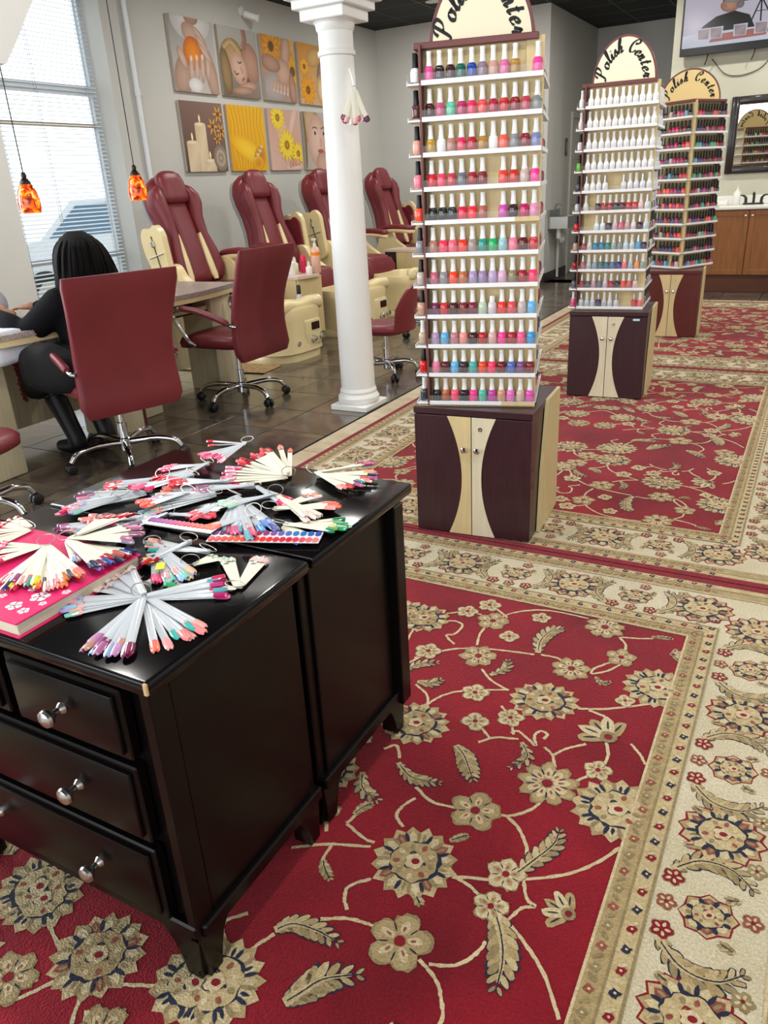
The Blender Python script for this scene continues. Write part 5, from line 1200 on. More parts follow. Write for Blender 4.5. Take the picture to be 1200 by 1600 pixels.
FANS = [
('A', -0.955, 0.815, -82.0, 0.167, -54.9, 0.2, 8, 'plum', 'c', 0),
('A', -0.955, 0.815, -42.1, 0.199, -34.3, 0.185, 3, 'coral', 'c', 0),
('A', -0.955, 0.815, -24.8, 0.185, -9.8, 0.183, 5, 'aqua', 'c', 0),
('A', -0.946, 0.808, 25.0, 0.144, 54.1, 0.136, 5, 'berry', 'c', 1),
('A', -0.946, 0.808, -128.3, 0.136, -149.1, 0.134, 5, 'pastel', 'c', 1),
('A', -0.946, 0.808, -175.4, 0.109, 148.1, 0.123, 8, 'pale', 'c', 1),
('B', -1.239, 0.849, -70.8, 0.145, -49.0, 0.193, 8, 'mix', 'm', 2),
('B', -1.239, 0.849, -42.9, 0.194, -20.8, 0.193, 8, 'warm', 'm', 2),
('B', -1.239, 0.849, -169.0, 0.103, -106.9, 0.099, 6, 'pink', 'm', 2),
('C', -1.212, 0.877, 105.3, 0.143, 79.0, 0.149, 9, 'red', 'm', 3),
('C', -1.212, 0.877, 64.0, 0.138, 15.8, 0.153, 12, 'mauve', 'm', 3),
('C', -1.212, 0.877, 7.9, 0.159, -24.5, 0.182, 12, 'deep', 'm', 3),
('C', -1.212, 0.877, -17.3, 0.058, -33.0, 0.125, 4, 'plum', 'm', 3),
('D', -1.341, 0.894, -88.4, 0.081, 158.0, 0.09, 7, 'red', 'm', 2),
('E', -1.054, 1.401, -137.1, 0.159, 179.4, 0.178, 9, 'pink', 'm', 1),
('E', -1.054, 1.401, 168.7, 0.195, 136.6, 0.228, 13, 'red', 'm', 1),
('E', -1.054, 1.401, 131.2, 0.254, 126.6, 0.229, 2, 'coral', 'm', 1),
('F', -1.004, 1.438, 60.2, 0.145, 43.7, 0.161, 9, 'berry', 'm', 1),
('F', -1.004, 1.438, 33.8, 0.156, -28.9, 0.164, 12, 'mix', 'm', 1),
('G', -1.306, 1.406, -116.1, 0.156, -84.0, 0.186, 9, 'red', 'c', 1),
('G', -1.293, 1.393, -159.8, 0.114, -131.9, 0.132, 6, 'pink', 'c', 2),
('H', -1.322, 1.579, -119.7, 0.135, -74.9, 0.169, 8, 'pink', 'c', 1),
('H', -1.322, 1.579, -170.3, 0.136, -154.8, 0.114, 2, 'red', 'c', 1),
('I', -1.144, 1.242, -116.5, 0.178, -147.4, 0.158, 9, 'pastel', 'c', 1),
('I', -1.144, 1.242, -166.7, 0.15, -178.1, 0.149, 5, 'coral', 'c', 1),
('J', -1.085, 1.24, -61.0, 0.196, -44.4, 0.252, 8, 'berry', 'c', 2),
('J', -1.085, 1.24, -107.5, 0.132, -89.1, 0.153, 6, 'red', 'c', 2),
('J', -1.085, 1.24, -35.5, 0.231, -29.7, 0.216, 4, 'blue', 'c', 2),
('K', -0.964, 1.208, 43.1, 0.137, 21.5, 0.145, 8, 'coral', 'm', 2),
('K', -0.964, 1.208, 78.1, 0.106, 63.6, 0.121, 4, 'warm', 'm', 2),
('L', -0.898, 1.154, 38.3, 0.139, 6.4, 0.14, 9, 'green', 'm', 1),
('L', -0.898, 1.154, -34.7, 0.102, -13.4, 0.107, 5, 'blue', 'm', 1),
('N', -1.083, 0.973, -39.4, 0.174, -22.3, 0.19, 9, 'pastel', 'c', 1),
('N', -1.083, 0.973, -46.8, 0.157, -43.9, 0.178, 2, 'pink', 'c', 1),
('O', -0.814, 0.901, 143.1, 0.143, 134.1, 0.121, 4, 'mint', 'm', 1),
('O', -0.814, 0.901, 111.8, 0.118, 102.2, 0.125, 4, 'pale', 'm', 1),
('O', -0.814, 0.901, -163.3, 0.149, -165.9, 0.138, 2, 'green', 'm', 1),
('P', -1.383, 1.128, -103.9, 0.124, -116.4, 0.097, 6, 'pink', 'c', 1),
('Q', -1.307, 1.187, -121.6, 0.172, -153.1, 0.159, 9, 'mauve', 'c', 1),
('R', -1.345, 1.277, -126.7, 0.136, -145.7, 0.131, 6, 'red', 'c', 1),
('U', -1.198, 1.213, -139.6, 0.119, -107.9, 0.118, 9, 'coral', 'c', 2),
('V', -1.081, 1.306, -166.4, 0.166, -139.4, 0.132, 9, 'mauve', 'c', 2),
('V', -1.081, 1.306, -13.9, 0.124, -32.3, 0.157, 6, 'pink', 'c', 2),
('W', -1.162, 1.099, -138.7, 0.123, -93.1, 0.127, 8, 'berry', 'c', 2),
('W', -1.162, 1.099, 32.4, 0.094, 11.2, 0.114, 5, 'red', 'c', 2),
('X', -0.976, 1.158, -128.8, 0.101, -111.2, 0.099, 6, 'warm', 'c', 3),
('Y', -0.954, 0.995, -176.8, 0.16, -160.2, 0.124, 7, 'aqua', 'c', 1),
('S', -1.271, 1.041, -141.7, 0.12, -97.5, 0.102, 7, 'plum', 'c', 1),
('S', -1.271, 1.041, 40.2, 0.088, 13.5, 0.096, 5, 'pastel', 'c', 1),
('AA', -1.343, 1.14, -105.4, 0.131, -128.9, 0.101, 8, 'pastel', 'c', 2),
('AB', -1.199, 1.048, -167.2, 0.135, -140.3, 0.098, 7, 'coral', 'c', 3),
('AC', -1.271, 1.312, -139.0, 0.152, -108.2, 0.153, 9, 'pink', 'c', 2),
('AD', -1.153, 1.302, -168.2, 0.169, -143.8, 0.127, 8, 'red', 'c', 3),
('AE', -0.999, 1.274, -141.9, 0.131, -117.4, 0.124, 8, 'mint', 'c', 3),
('AE', -0.999, 1.274, -21.8, 0.169, -33.1, 0.175, 5, 'pale', 'm', 3),
('AF', -1.017, 1.012, -115.6, 0.111, -94.1, 0.118, 7, 'deep', 'c', 2),
('T', -0.952, 0.937, 88.5, 0.053, 51.8, 0.055, 4, 'mint', 'm', 1),
]
RLAB = {'A': 'clear nail sample sticks fanned open at the front corner of the chest', 'B': 'ivory nail sample sticks fanned over the pink album towards the drawers', 'C': 'ivory nail sample sticks spread as a wide fan on the pink album', 'D': 'ivory nail sample sticks with red tips at the back of the pink album',
 'E': 'ivory nail sample sticks in a curved fan at the back of the far chest', 'F': 'ivory nail sample sticks spread towards the far corner of the chest', 'G': 'clear nail sample sticks bundled with red and pink tips', 'H': 'clear nail sample sticks bundled at the very back edge of the far chest',
 'I': 'clear nail sample sticks with pastel tips in the middle of the heap', 'J': 'clear nail sample sticks with berry tips beside the curved ivory fan', 'K': 'ivory nail sample sticks with coral tips pointing at the far side', 'L': 'nail sample sticks with green and blue tips beside the colour card',
 'N': 'clear nail sample sticks with yellow price stickers', 'O': 'milky nail sample sticks with mint tips near the side edge', 'P': 'clear nail sample sticks with pink tips behind the pink album', 'Q': 'clear nail sample sticks with mauve tips behind the pink album', 'R': 'clear nail sample sticks with red tips near the window side edge', 'AA': 'clear nail sample sticks with pastel tips nearest the album back edge', 'AB': 'clear nail sample sticks with coral tips pointing at the album', 'AC': 'clear nail sample sticks with pink tips on the window side of the heap', 'AD': 'clear nail sample sticks with red tips before the curved ivory fan', 'AE': 'clear nail sample sticks with mint tips on top of the heap', 'AF': 'clear nail sample sticks with deep blue and red tips between album and stickers',
 'U': 'clear nail sample sticks with coral tips lying across the middle of the heap', 'V': 'clear nail sample sticks with mauve tips beside the curved ivory fan', 'W': 'clear nail sample sticks with berry tips between album and colour cards', 'X': 'clear nail sample sticks with warm tips over the colour card', 'Y': 'clear nail sample sticks with aqua and coral tips below the colour cards', 'S': 'clear nail sample sticks with plum tips against the album corner',
 'T': 'short mint nail sample sticks between the yellow stickers and the side edge'}
rs = random.Random(11); HUB = {}
for (rid, hx, hy, a0, l0, a1, l1, n, pal, mt_, zl) in FANS:
    zb = (.7375+.0028*(zl-2)) if rid in ('B', 'C', 'D') else .7065+.004*zl
    if rid not in HUB:
        HUB[rid] = thing('nail_swatch_ring', (hx, hy, zb), label=RLAB[rid], cat='nail samples', group='nail sample rings heaped on the black chests')
        R_ = Matrix.Rotation(rs.uniform(0, 3), 4, 'Z') @ Matrix.Rotation(radians(rs.uniform(8, 38)), 4, 'X')
        MB().tube([R_ @ Vector((.017*cos(t), .017*sin(t)+.006, 0))+Vector((0, 0, .012)) for t in [2*pi*i/24 for i in range(24)]], .0010, 6, True).obj('metal_ring', STEEL, HUB[rid], smooth=60)
    root = HUB[rid]; n = int(n*(1.9 if mt_ == 'c' else 1.45)+.5) if n > 3 else n; d = (a1-a0+180) % 360-180; cols = PAL[pal].split()
    for i in range(n):
        t = i/max(1, n-1); a = radians(a0+d*t+rs.uniform(-4, 4)); L_ = (l0+(l1-l0)*t)*rs.uniform(.88, 1.06)
        s = link('stick', SM[mt_], root, (hx-root.location.x, hy-root.location.y, (zb-root.location.z)+.0006*i+rs.uniform(0, .002)), a)
        s.scale = (L_, rs.uniform(.95, 1.15), 1); s.rotation_euler = (rs.uniform(-.12, .12), rs.uniform(-.02, .008), a)
        tp = link('painted_tip', TM, s); tp.color = rgb(cols[i % len(cols)])
# price stickers on the clear sticks
YST = mat('yellow_sticker', 'E6E03A', .5)
for x, y, a in ((-1.03, .905, -.6), (-.99, .895, -.9)):
    MB().rbox(-.014, .014, -.008, .008, .012, .0128, .0003, 1, M=Matrix.Translation((x+1.08, y-.97, 0)) @ Matrix.Rotation(a, 4, 'Z')).obj('price_sticker', YST, HUB['N'])
# pink album with white blossoms
PINK = mat('pink_cover', 'E8286E', .3, coat=.3)
al = thing('sample_album', (-1.262, .77, .7058), label='bright pink album with white blossom print lying at the chest edge', cat='album')
MB().rbox(-.215, .215, -.14, .135, .0, .0035, .001, 1).obj('back_cover', PINK, al); MB().rbox(-.215, .215, -.14, .135, .0255, .029, .001, 1).obj('front_cover', PINK, al)
pg = MB()
pg.rbox(-.215, .211, -.136, .131, .0037, .0253, .001, 1); pg.obj('pages', mat('album_pages', 'D9CDB8', .8, vary=.2, vscale=200, stretch=(.1, .1, 6)), al)
bl = MB(); rb = random.Random(4)
def blossom(x, y, q):
    for k in range(5):
        t = k*2*pi/5+x*40; c_ = (x+q*.6*cos(t), y+q*.6*sin(t)); pts = [(c_[0]+q*.45*cos(u), c_[1]+q*.45*sin(u), .0293) for u in [2*pi*i/9 for i in range(9)]]
        bl.add(pts, [list(range(9))])
for x, y, q in ((.175, -.06, .017), (.14, -.045, .010), (.16, -.10, .014), (.19, -.105, .010), (.205, -.03, .008), (.10, -.11, .018), (.20, -.075, .007), (.02, -.095, .016), (.07, -.115, .012), (-.03, -.115, .014), (.045, -.07, .010), (.11, -.085, .008), (-.08, -.10, .016), (.0, -.125, .010), (.09, -.05, .007), (.125, -.12, .009), (-.12, -.12, .013)): blossom(x, y, q)
bl.obj('blossom_print', mat('white_print', 'F2DCE4', .4), al, smooth=0, kind='stuff')
# colour cards : strips carrying rows of painted chips
chip = MB(); V = []; n = 6
for r_, z in ((1, 0), (.9, .0016)):
    for i in range(10):
        t = 2*pi*i/10; V.append((.0066*r_*cos(t), .0105*r_*math.copysign(abs(sin(t))**.7, sin(t)), z))
chip.add(V, [list(range(10))[::-1], list(range(10, 20))]+[(i, (i+1) % 10, 10+(i+1) % 10, 10+i) for i in range(10)])
CHIP = chip.mesh('colour_chip', [TIPM], 40)
def ramp(c, n):
    out = []
    for i in range(n):
        t = i/(n-1)*(len(c)-1); k = min(int(t), len(c)-2); f = t-k
        a, b_ = [int(c[k][j:j+2], 16) for j in (0, 2, 4)], [int(c[k+1][j:j+2], 16) for j in (0, 2, 4)]
        out.append(tuple(a[j]+(b_[j]-a[j])*f for j in range(3)))
    return out
def card(p0, p1, rows, label, z):
    p0, p1 = Vector(p0), Vector(p1); d = p1-p0; ang = math.atan2(d.y, d.x); L_ = d.length
    r = thing('colour_card', (p0.x, p0.y, z), ang, label=label, cat='colour card', group='colour cards on the chest')
    w = .016 if len(rows) == 1 else .024
    MB().rbox(0, L_, -w, w, 0, .003, .001, 1).obj('card_strip', mat('card_white', 'E6E2E4', .4), r)
    for k, (y, cols, n_) in enumerate(rows):
        for i, c in enumerate(ramp(cols, n_)):
            o = link('colour_chip', CHIP, r, (.008+(L_-.016)*i/(n_-1), y, .0032)); o.color = rgb(c)
card((-1.17, 1.045), (-1.0, 1.062), [(.006, ['A060A8', 'C070B0', 'E0507A', 'F05848', 'F08060'], 15)], 'narrow colour card with lilac to coral chips', .7225)
card((-1.0, 1.045), (-.785, 1.125), [(.014, ['3A1868', '8A1850', 'C01848', '7A60B0', '3080C8', '3050B0'], 15), (-.014, ['E82838', 'F06030', 'F03838', 'D02848', 'F08080'], 17)], 'colour card with two rows of blue and red chips near the chest edge', .7165)
# bundle of sample sticks hung on the column
hb = thing('nail_swatch_ring', (-2.415, 4.175, 1.86), label='bundle of ivory nail sample sticks hanging on the white column', cat='nail samples')
MB().tube([(-.06, .06, .10), (-.03, .03, .06), (0, 0, 0)], .0025, 6).obj('string', MILK, hb)
MB().tube([(.012*cos(t), 0, .012*sin(t)-.006) for t in [2*pi*i/16 for i in range(16)]], .0016, 6, True).obj('metal_ring', STEEL, hb)
for i in range(16):
    a = -.42+.84*i/15; o = link('stick', SM['m'], hb, (0, rs.uniform(-.015, .015), -.01)); o.scale = (.175*rs.uniform(.9, 1.05), 2.1, 1.5)
    dv = Vector((sin(a)*cos(radians(30)), sin(a)*sin(radians(30)), -cos(a))); zc = Vector((.5, -.86, 0)); yc = zc.cross(dv).normalized(); zc = dv.cross(yc); o.rotation_euler = Matrix((dv, yc, zc)).transposed().to_euler()
    t_ = link('painted_tip', TM, o); t_.color = rgb(['7A1838', 'B02848', 'E8B0B0', '5A2A50', 'D06070', 'E8E0DC'][i % 6])
# ------------------------------------------------------------------ canvas pictures
PRINT = mat('canvas_print', attr='Col', rough=.6, bump=.06, bscale=400)
class Pr:
    """flat print made of soft-edged coloured shapes on a canvas, u right v up in 0..1"""
    def __init__(s, w, h): s.w, s.h, s.v, s.f, s.c, s.k = w, h, [], [], [], 0; s.vs = 1.0
    def P(s, u, v): s.v.append((s.k*.00012, u*s.w, v*s.h*s.vs))
    def quad(s, tl, tr, br, bl):
        o = len(s.v); n = 8
        C = [rgb(c) for c in (tl, tr, br, bl)]
        for i in range(n+1):
            for j in range(n+1):
                u, v = j/n, i/n; s.P(u, v)
                s.c.append(tuple((C[0][k]*(1-u)+C[1][k]*u)*v+(C[3][k]*(1-u)+C[2][k]*u)*(1-v) for k in range(4)))
        for i in range(n):
            for j in range(n): a = o+i*(n+1)+j; s.f.append((a, a+1, a+n+2, a+n+1))
        s.k += 1
    def ell(s, u, v, ru, rv, ang, c1, c2=None, n=22):
        c2 = c2 or c1; o = len(s.v); ca, sa = cos(ang), sin(ang); A, B = rgb(c1), rgb(c2)
        s.P(min(1, max(0, u)), min(1, max(0, v))); s.c.append(A)
        for q, w in ((.55, .35), (1, 1)):
            for i in range(n):
                t = 2*pi*i/n; x, y = ru*q*cos(t), rv*q*sin(t)
                s.P(min(1, max(0, u+x*ca-y*sa)), min(1, max(0, v+x*sa+y*ca))); s.c.append(tuple(A[k]+(B[k]-A[k])*w for k in range(4)))
        for i in range(n): s.f.append((o, o+1+i, o+1+(i+1) % n)); s.f.append((o+1+i, o+1+n+i, o+1+n+(i+1) % n, o+1+(i+1) % n))
        s.k += 1
    def poly(s, pts, c1, c2=None):
        o = len(s.v)
        for i, p in enumerate(pts): s.P(*p); s.c.append(rgb(c1 if i % 2 == 0 or not c2 else c2))
        s.f.append(list(range(o, o+len(pts)))); s.k += 1
    def band(s, pts, w, c1, c2=None):
        P_ = smooth_path([(a, b, 0) for a, b in pts], 6); o = len(s.v)
        for i, p in enumerate(P_):
            d = P_[min(i+1, len(P_)-1)]-P_[max(i-1, 0)]; d.normalize()
            for sg in (-1, 1): s.P(min(1, max(0, p.x-d.y*w*sg)), min(1, max(0, p.y+d.x*w*sg))); s.c.append(rgb(c1 if sg < 0 or not c2 else c2))
        s.f += [(o+2*i, o+2*i+2, o+2*i+3, o+2*i+1) for i in range(len(P_)-1)]; s.k += 1
    def flower(s, u, v, r, c1, c2, cc, n=12):
        for i in range(n):
            t = 2*pi*i/n; s.ell(u+r*.55*cos(t), v+r*.55*sin(t), r*.5, r*.17, t, c1, c2, 8)
        s.ell(u, v, r*.28, r*.28, 0, cc, '6A4A10', 10)
    def obj(s, name, m, parent):
        me = bpy.data.meshes.new(name); me.from_pydata(s.v, [], s.f); me.materials.append(m)
        at = me.color_attributes.new('Col', 'FLOAT_COLOR', 'POINT')
        at.data.foreach_set('color', [x for c in s.c for x in c]); me.update()
        o = link(name, me, parent); o['kind'] = 'stuff'; return o
def pic_hands(p):
    p.quad('8C8E8C', 'A8A6A2', 'B8AFA6', 'C2BCB4'); p.ell(.5, .98, .45, .3, 0, 'D6D4D0', 'B8B6B4'); p.ell(.52, 1.0, .16, .09, 0, 'B08A74', '9A7460'); p.ell(.86, .25, .14, .42, .25, 'B89A88', '9A7C6A'); p.ell(.2, .2, .2, .3, -.3, 'B89A88', '9A7C6A')
    p.ell(.55, .74, .30, .16, -.5, 'C6A796', 'A88876'); p.ell(.48, .53, .22, .23, .2, 'E88A18', 'B85A08')
    for i in range(4): p.ell(.40+.13*i, .30+.02*i, .055, .20, -.12, 'CDB0A0', 'A88876'); p.ell(.42+.13*i, .46+.02*i, .03, .045, -.1, 'E4D2C8', 'D0B4A6')
    for i in range(3): p.ell(.66+.05*i, .78-.11*i, .19, .05, -.75, 'CDB0A0', 'AA8C7A')
    p.ell(.22, .45, .07, .17, .5, 'CDB0A0', 'A88876'); p.ell(.45, .1, .16, .10, 0, 'E0DEDC', 'C8C4C0')
def pic_rest(p):
    p.quad('B4B2AA', 'A8A69E', '8A7A6E', '6A5A4E'); p.ell(.62, .42, .28, .30, .3, '7A4A34', '5A3424'); p.ell(.80, .52, .22, .30, .3, 'BC917C', '9A705C'); p.band([(.66, 1.0), (.68, .85), (.62, .72)], .06, 'A87C68', '8A6250')
    p.ell(.30, .58, .30, .26, .3, 'B89A6C', '8A6E48'); p.ell(.12, .35, .14, .34, .1, '9C8054', '6A5434'); p.band([(.1, .7), (.3, .8), (.5, .68), (.58, .55)], .035, 'C8AC7C', '9A7E54')
    p.ell(.46, .42, .20, .25, .55, 'D4B09C', 'B88E7A'); p.band([(.44, .52), (.50, .50), (.54, .53)], .010, '4A3024'); p.band([(.33, .38), (.38, .33), (.44, .35)], .010, '4A3024'); p.ell(.53, .40, .03, .06, .5, 'C49A86', 'B48A76'); p.ell(.55, .27, .05, .022, .6, 'A8605A', '9A5650')
    p.ell(.66, .16, .26, .08, .15, 'C8A28E', '9E7864'); p.ell(.52, .10, .30, .06, .05, 'BC947E', '92705C')
def pic_feet(p):
    p.quad('C88A10', 'D8A84A', 'B08E7C', 'A89488'); p.flower(.30, .84, .30, 'E8A010', 'C07808', '5A4410'); p.flower(.90, .50, .30, 'E8B020', 'C88008', '6A4A10'); p.ell(.30, .22, .40, .24, 0, 'B8ACA6', 'A0948E')
    p.ell(.72, .80, .13, .32, -.2, 'D2AC94', 'B08670'); p.ell(.60, .46, .22, .22, .3, 'D4AE98', 'B48A76'); p.ell(.25, .58, .28, .13, -.15, 'BE957E', '9A725E'); p.ell(.86, .2, .10, .28, .1, 'BE957E', '9A725E')
    for i in range(5): p.ell(.30+.10*i, .24-.012*i, .045, .10, -.2, 'D8B4A0', 'B48A76'); p.ell(.28+.10*i, .17-.012*i, .028, .03, 0, 'E6CEC2', 'D0AE9E')
def pic_spa(p):
    p.quad('D08A18', 'C89A48', 'C4A078', 'D0AE80'); p.ell(.55, .80, .30, .16, .3, 'D8B070', 'B88A48'); p.ell(.78, .52, .18, .24, -.3, '9A8272', '7A6456'); p.ell(.75, .26, .20, .26, .2, 'D8B888', 'B89058'); p.ell(.75, .26, .13, .18, .2, 'E4CCA4', 'D0B080'); p.flower(.26, .24, .26, 'F0A818', 'D08008', '8A5A10'); p.flower(.18, .62, .16, 'F0B828', 'D89010', '8A5A10')
def pic_candles(p):
    p.quad('7A5E54', '86685C', '6A5048', '54403A')
    for u, w, h in ((.42, .13, .68), (.20, .14, .42), (.58, .13, .16)): p.poly([(u-w, 0), (u+w, 0), (u+w, h), (u-w, h)], 'DCC8A8', 'C6AE8C'); p.ell(u, h, w, .03, 0, 'EADCC0', 'D0BC98')
    for u, h in ((.42, .76), (.20, .50), (.58, .24)): p.ell(u, h, .022, .06, 0, 'FFF4D8', 'F0C060')
    p.ell(.84, .20, .18, .20, 0, 'A89684', '7A6A5C'); p.ell(.84, .20, .11, .12, 0, '8A7868', 'B8A894'); p.ell(.84, .2, .05, .05, 0, 'B8A894', '7A6A5C')
    for u, v, r in ((.72, .66, .13), (.88, .84, .13), (.92, .60, .12), (.80, .48, .10)): p.flower(u, v, r, 'D8A850', 'B07A38', '8A2A20', 6)
def pic_yellow(p):
    p.quad('E0A008', 'EAB410', 'E8AC08', 'D89808')
    for i in range(9): p.band([(.06+.11*i, 1), (.14+.09*i, .72), (.10+.10*i+.03*sin(i), .42), (.2+.07*i, .05)], .022, 'F2C62C', 'C48406')
    p.ell(.5, .32, .5, .18, -.35, 'F4CC30', 'E0A408'); p.ell(.78, .2, .16, .22, -.6, 'B8742C', 'D89A20')
    for i in range(12): p.ell(.62+.022*i, .14+.022*i+.03*sin(i*2), .035, .03, 0, 'EAD8A8', 'C89A50', 8)
    p.ell(.72, .12, .15, .10, .3, 'D08818', 'E8B010')
def pic_skin(p):
    p.quad('C89C88', 'D2AC9C', 'C89A88', 'D8B6A8'); p.ell(.78, .85, .10, .45, -.5, 'E2C4B6', 'C89C88'); p.ell(.42, .60, .20, .55, .25, 'E0C0B2', 'CCA292'); p.ell(.75, .08, .35, .10, .1, 'E4CABE', 'CCA292')
    for u, v, r in ((.30, .86, .22), (.52, .42, .27), (.86, .28, .20)): p.flower(u, v, r, 'F4DC48', 'E0B818', 'C89818', 14)
    for i in range(4): p.ell(.60+.09*i, .10+.015*i, .035, .06, -.3, 'D8A08E', 'C48A78')
def pic_face(p):
    p.quad('9C9A94', 'B4B2AC', 'C8C4BE', 'B8A898'); p.ell(.25, .80, .30, .40, .1, 'C8AE88', '9A8058'); p.ell(.45, .50, .34, .46, 0, 'DEBFAE', 'BE9884'); p.ell(.60, .10, .24, .24, .2, 'D0AC9A', 'B08A78')
    for u in (.38, .68): p.ell(u, .64, .085, .032, 0, 'F0EEEC', 'C8A898'); p.ell(u, .64, .035, .032, 0, '2E3A44', '1A1A1E'); p.band([(u-.09, .72), (u, .745), (u+.09, .72)], .012, '7A5C44')
    p.ell(.56, .48, .04, .08, 0, 'D0AA98', 'C09884'); p.ell(.54, .33, .10, .035, 0, 'B85A58', 'A04A4A'); p.ell(.0, .5, .07, .5, 0, '8A7050', '6A5438')
PW, PH = .645, .645
for row, (z0, lst) in enumerate(((2.30, ((pic_hands, 'canvas picture of hands holding an orange'), (pic_rest, 'canvas picture of a woman resting with closed eyes'), (pic_feet, 'canvas picture of feet among sunflowers'), (pic_spa, 'canvas picture of yellow flowers and spa dishes'))),
                                 (1.575, ((pic_candles, 'canvas picture of lit candles and orchids'), (pic_yellow, 'canvas picture of bright yellow cloth'), (pic_skin, 'canvas picture of skin strewn with yellow daisies'), (pic_face, 'canvas picture of a pale face looking out'))))):
    for i, (fn, lab) in enumerate(lst):
        r = thing('wall_picture', (XL, 6.495+.722*i, z0), label=lab+(', upper row' if row == 0 else ', lower row'), cat='picture', group='canvas pictures on the wall')
        MB().rbox(.001, .034, 0, PW, 0, PH, .003, 1).obj('canvas', mat('canvas_edge', 'B4A89A', .7), r)
        p = Pr(PW, PH); fn(p); o = p.obj('print', PRINT, r); o.location = (.0345, 0, 0)
# security camera
sc_ = thing('security_camera', (XL, 7.70, 3.12), label='white bullet security camera on the wall above the pictures', cat='camera')
MB().lathe([(.045, 0), (.045, .02), (.02, .03), (.0, .03)], 18, axis='x').obj('mount', WHITE, sc_)
MB().tube([(.03, 0, 0), (.07, 0, -.01), (.09, .02, -.03)], .012, 8).obj('arm', WHITE, sc_)
Mc = Matrix.Translation((.10, .02, -.05)) @ Matrix.Rotation(radians(25), 4, 'Z') @ Matrix.Rotation(radians(20), 4, 'Y')
MB().lathe([(.03, -.07), (.036, -.06), (.036, .07), (.04, .075), (.04, .09), (.03, .09), (.028, .08)], 20, axis='x', M=Mc).obj('housing', WHITE, sc_)
MB().lathe([(.028, .078), (.015, .082), (0, .082)], 18, axis='x', M=Mc).obj('lens', BLACKP, sc_)

# ------------------------------------------------------------------ vanity, mirror, television
OAKV = mat('honey_maple_wood', '8A5628', .4, vary=.22, vscale=4, stretch=(8, 8, 1), coat=.2)
OAKD = mat('kick_wood', '5A3018', .5, vary=.2, vscale=4)
TVW = 10.50
v = thing('vanity', (-1.55, 9.96, 0), label='honey brown wooden vanity cabinet with a white counter under the mirror', cat='vanity')
MB().rbox(0, 2.2, .02, TVW-9.96-.004, .19, .90, .003, 1).obj('carcass', OAKV, v)
MB().rbox(0, 2.2, .045, TVW-9.96-.006, .0, .19, .003, 1).obj('kick_board', OAKD, v)
MB().rbox(-.02, 2.2, -.02, TVW-9.96-.002, .90, .935, .006, 2).obj('counter', mat('white_counter', 'E4E4DC', .25, coat=.3), v)
MB().rbox(-.02, 2.2, TVW-9.96-.022, TVW-9.96-.002, .935, 1.03, .004, 1).obj('backsplash', MATS['white_counter'], v)
for i in range(5):
    x0 = -.005+.395*i if i else .0; x0 = .395*i+.0; x1 = x0+.385
    d = MB(); fr = .055
    d.box(x0, x1, 0, .02, .20, .885)
    dd = d.obj('door', OAKV, v)
    f2 = MB(); f2.rbox(x0, x0+fr, -.006, .0, .20, .885, .002, 1); f2.rbox(x1-fr, x1, -.006, .0, .20, .885, .002, 1); f2.rbox(x0+fr, x1-fr, -.006, .0, .20, .20+fr, .002, 1); f2.rbox(x0+fr, x1-fr, -.006, 0, .885-fr, .885, .002, 1)
    f2.obj('door_frame', OAKV, dd, kind='stuff')
    MB().lathe([(.006, 0), (.006, .012), (.014, .018), (.012, .026), (0, .028)], 14, axis='y', M=Matrix.Translation(((x1-.03) if i % 2 == 1 else x0+.03, -.006, .835)) @ Matrix.Rotation(pi, 4, 'Z')).obj('knob', STEEL, dd)
fa = thing('faucet', (-.77, 10.32, .9355), label='dark twin handle faucet on the white counter', cat='faucet')
FAU = mat('dark_bronze_faucet', '3A3632', .3, .8)
MB().rbox(-.11, .11, -.025, .025, 0, .018, .006, 2).obj('base_plate', FAU, fa)
MB().tube(smooth_path([(0, 0, .01), (0, 0, .09), (0, -.03, .12), (0, -.08, .11)], 5), .014, 10).obj('spout', FAU, fa, smooth=60)
for s in (-1, 1): MB().tube(smooth_path([(s*.08, 0, .015), (s*.085, 0, .07), (s*.11, 0, .095), (s*.15, 0, .10)], 4), [.016]*5+[.012]*4+[.008]*4, 10).obj('handle', FAU, fa, smooth=60)
sp = thing('soap_bottle', (-.95, 10.30, .9355), label='pale soap bottle with pump on the white counter', cat='bottle')
MB().lathe([(.036, 0), (.04, .005), (.04, .13), (.014, .16), (.014, .175)], 18).obj('body', MILK, sp, smooth=50)
MB().tube([(0, 0, .17), (0, 0, .205), (0, -.03, .207)], .006, 8).obj('pump', MILK, sp, smooth=60)
bx_ = thing('tissue_box', (-1.13, 10.33, .9355), label='low white box on the counter beside the soap bottle', cat='box')
MB().rbox(-.09, .09, -.05, .05, 0, .055, .006, 2).obj('box_body', MILK, bx_); MB().rbox(-.05, .05, -.015, .015, .055, .057, .001, 1).obj('opening_shade', mat('shadow_grey', '8A8A84', .8), bx_)  # grey strip on the lid paints the shade inside the slot
mi = thing('mirror', (-1.135, TVW, 1.265), label='wall mirror in a dark moulded frame above the vanity', cat='mirror')
MW, MH, fw = 1.35, .80, .075
DK = mat('dark_frame_wood', '1E1410', .3, coat=.3)
for a, b, c, e in ((0, fw, 0, MH), (MW-fw, MW, 0, MH), (fw, MW-fw, 0, fw), (fw, MW-fw, MH-fw, MH)):
    fo = MB().rbox(a, b, -.035, -.001, c, e, .008, 2).obj('frame_rail', DK, mi)
for a, b, c, e in ((fw, fw+.012, fw, MH-fw), (MW-fw-.012, MW-fw, fw, MH-fw), (fw, MW-fw, fw, fw+.012), (fw, MW-fw, MH-fw-.012, MH-fw)): MB().rbox(a, b, -.028, -.012, c, e, .003, 1).obj('inner_bead', mat('bronze_bead', '4A3A2A', .35, .5), mi)
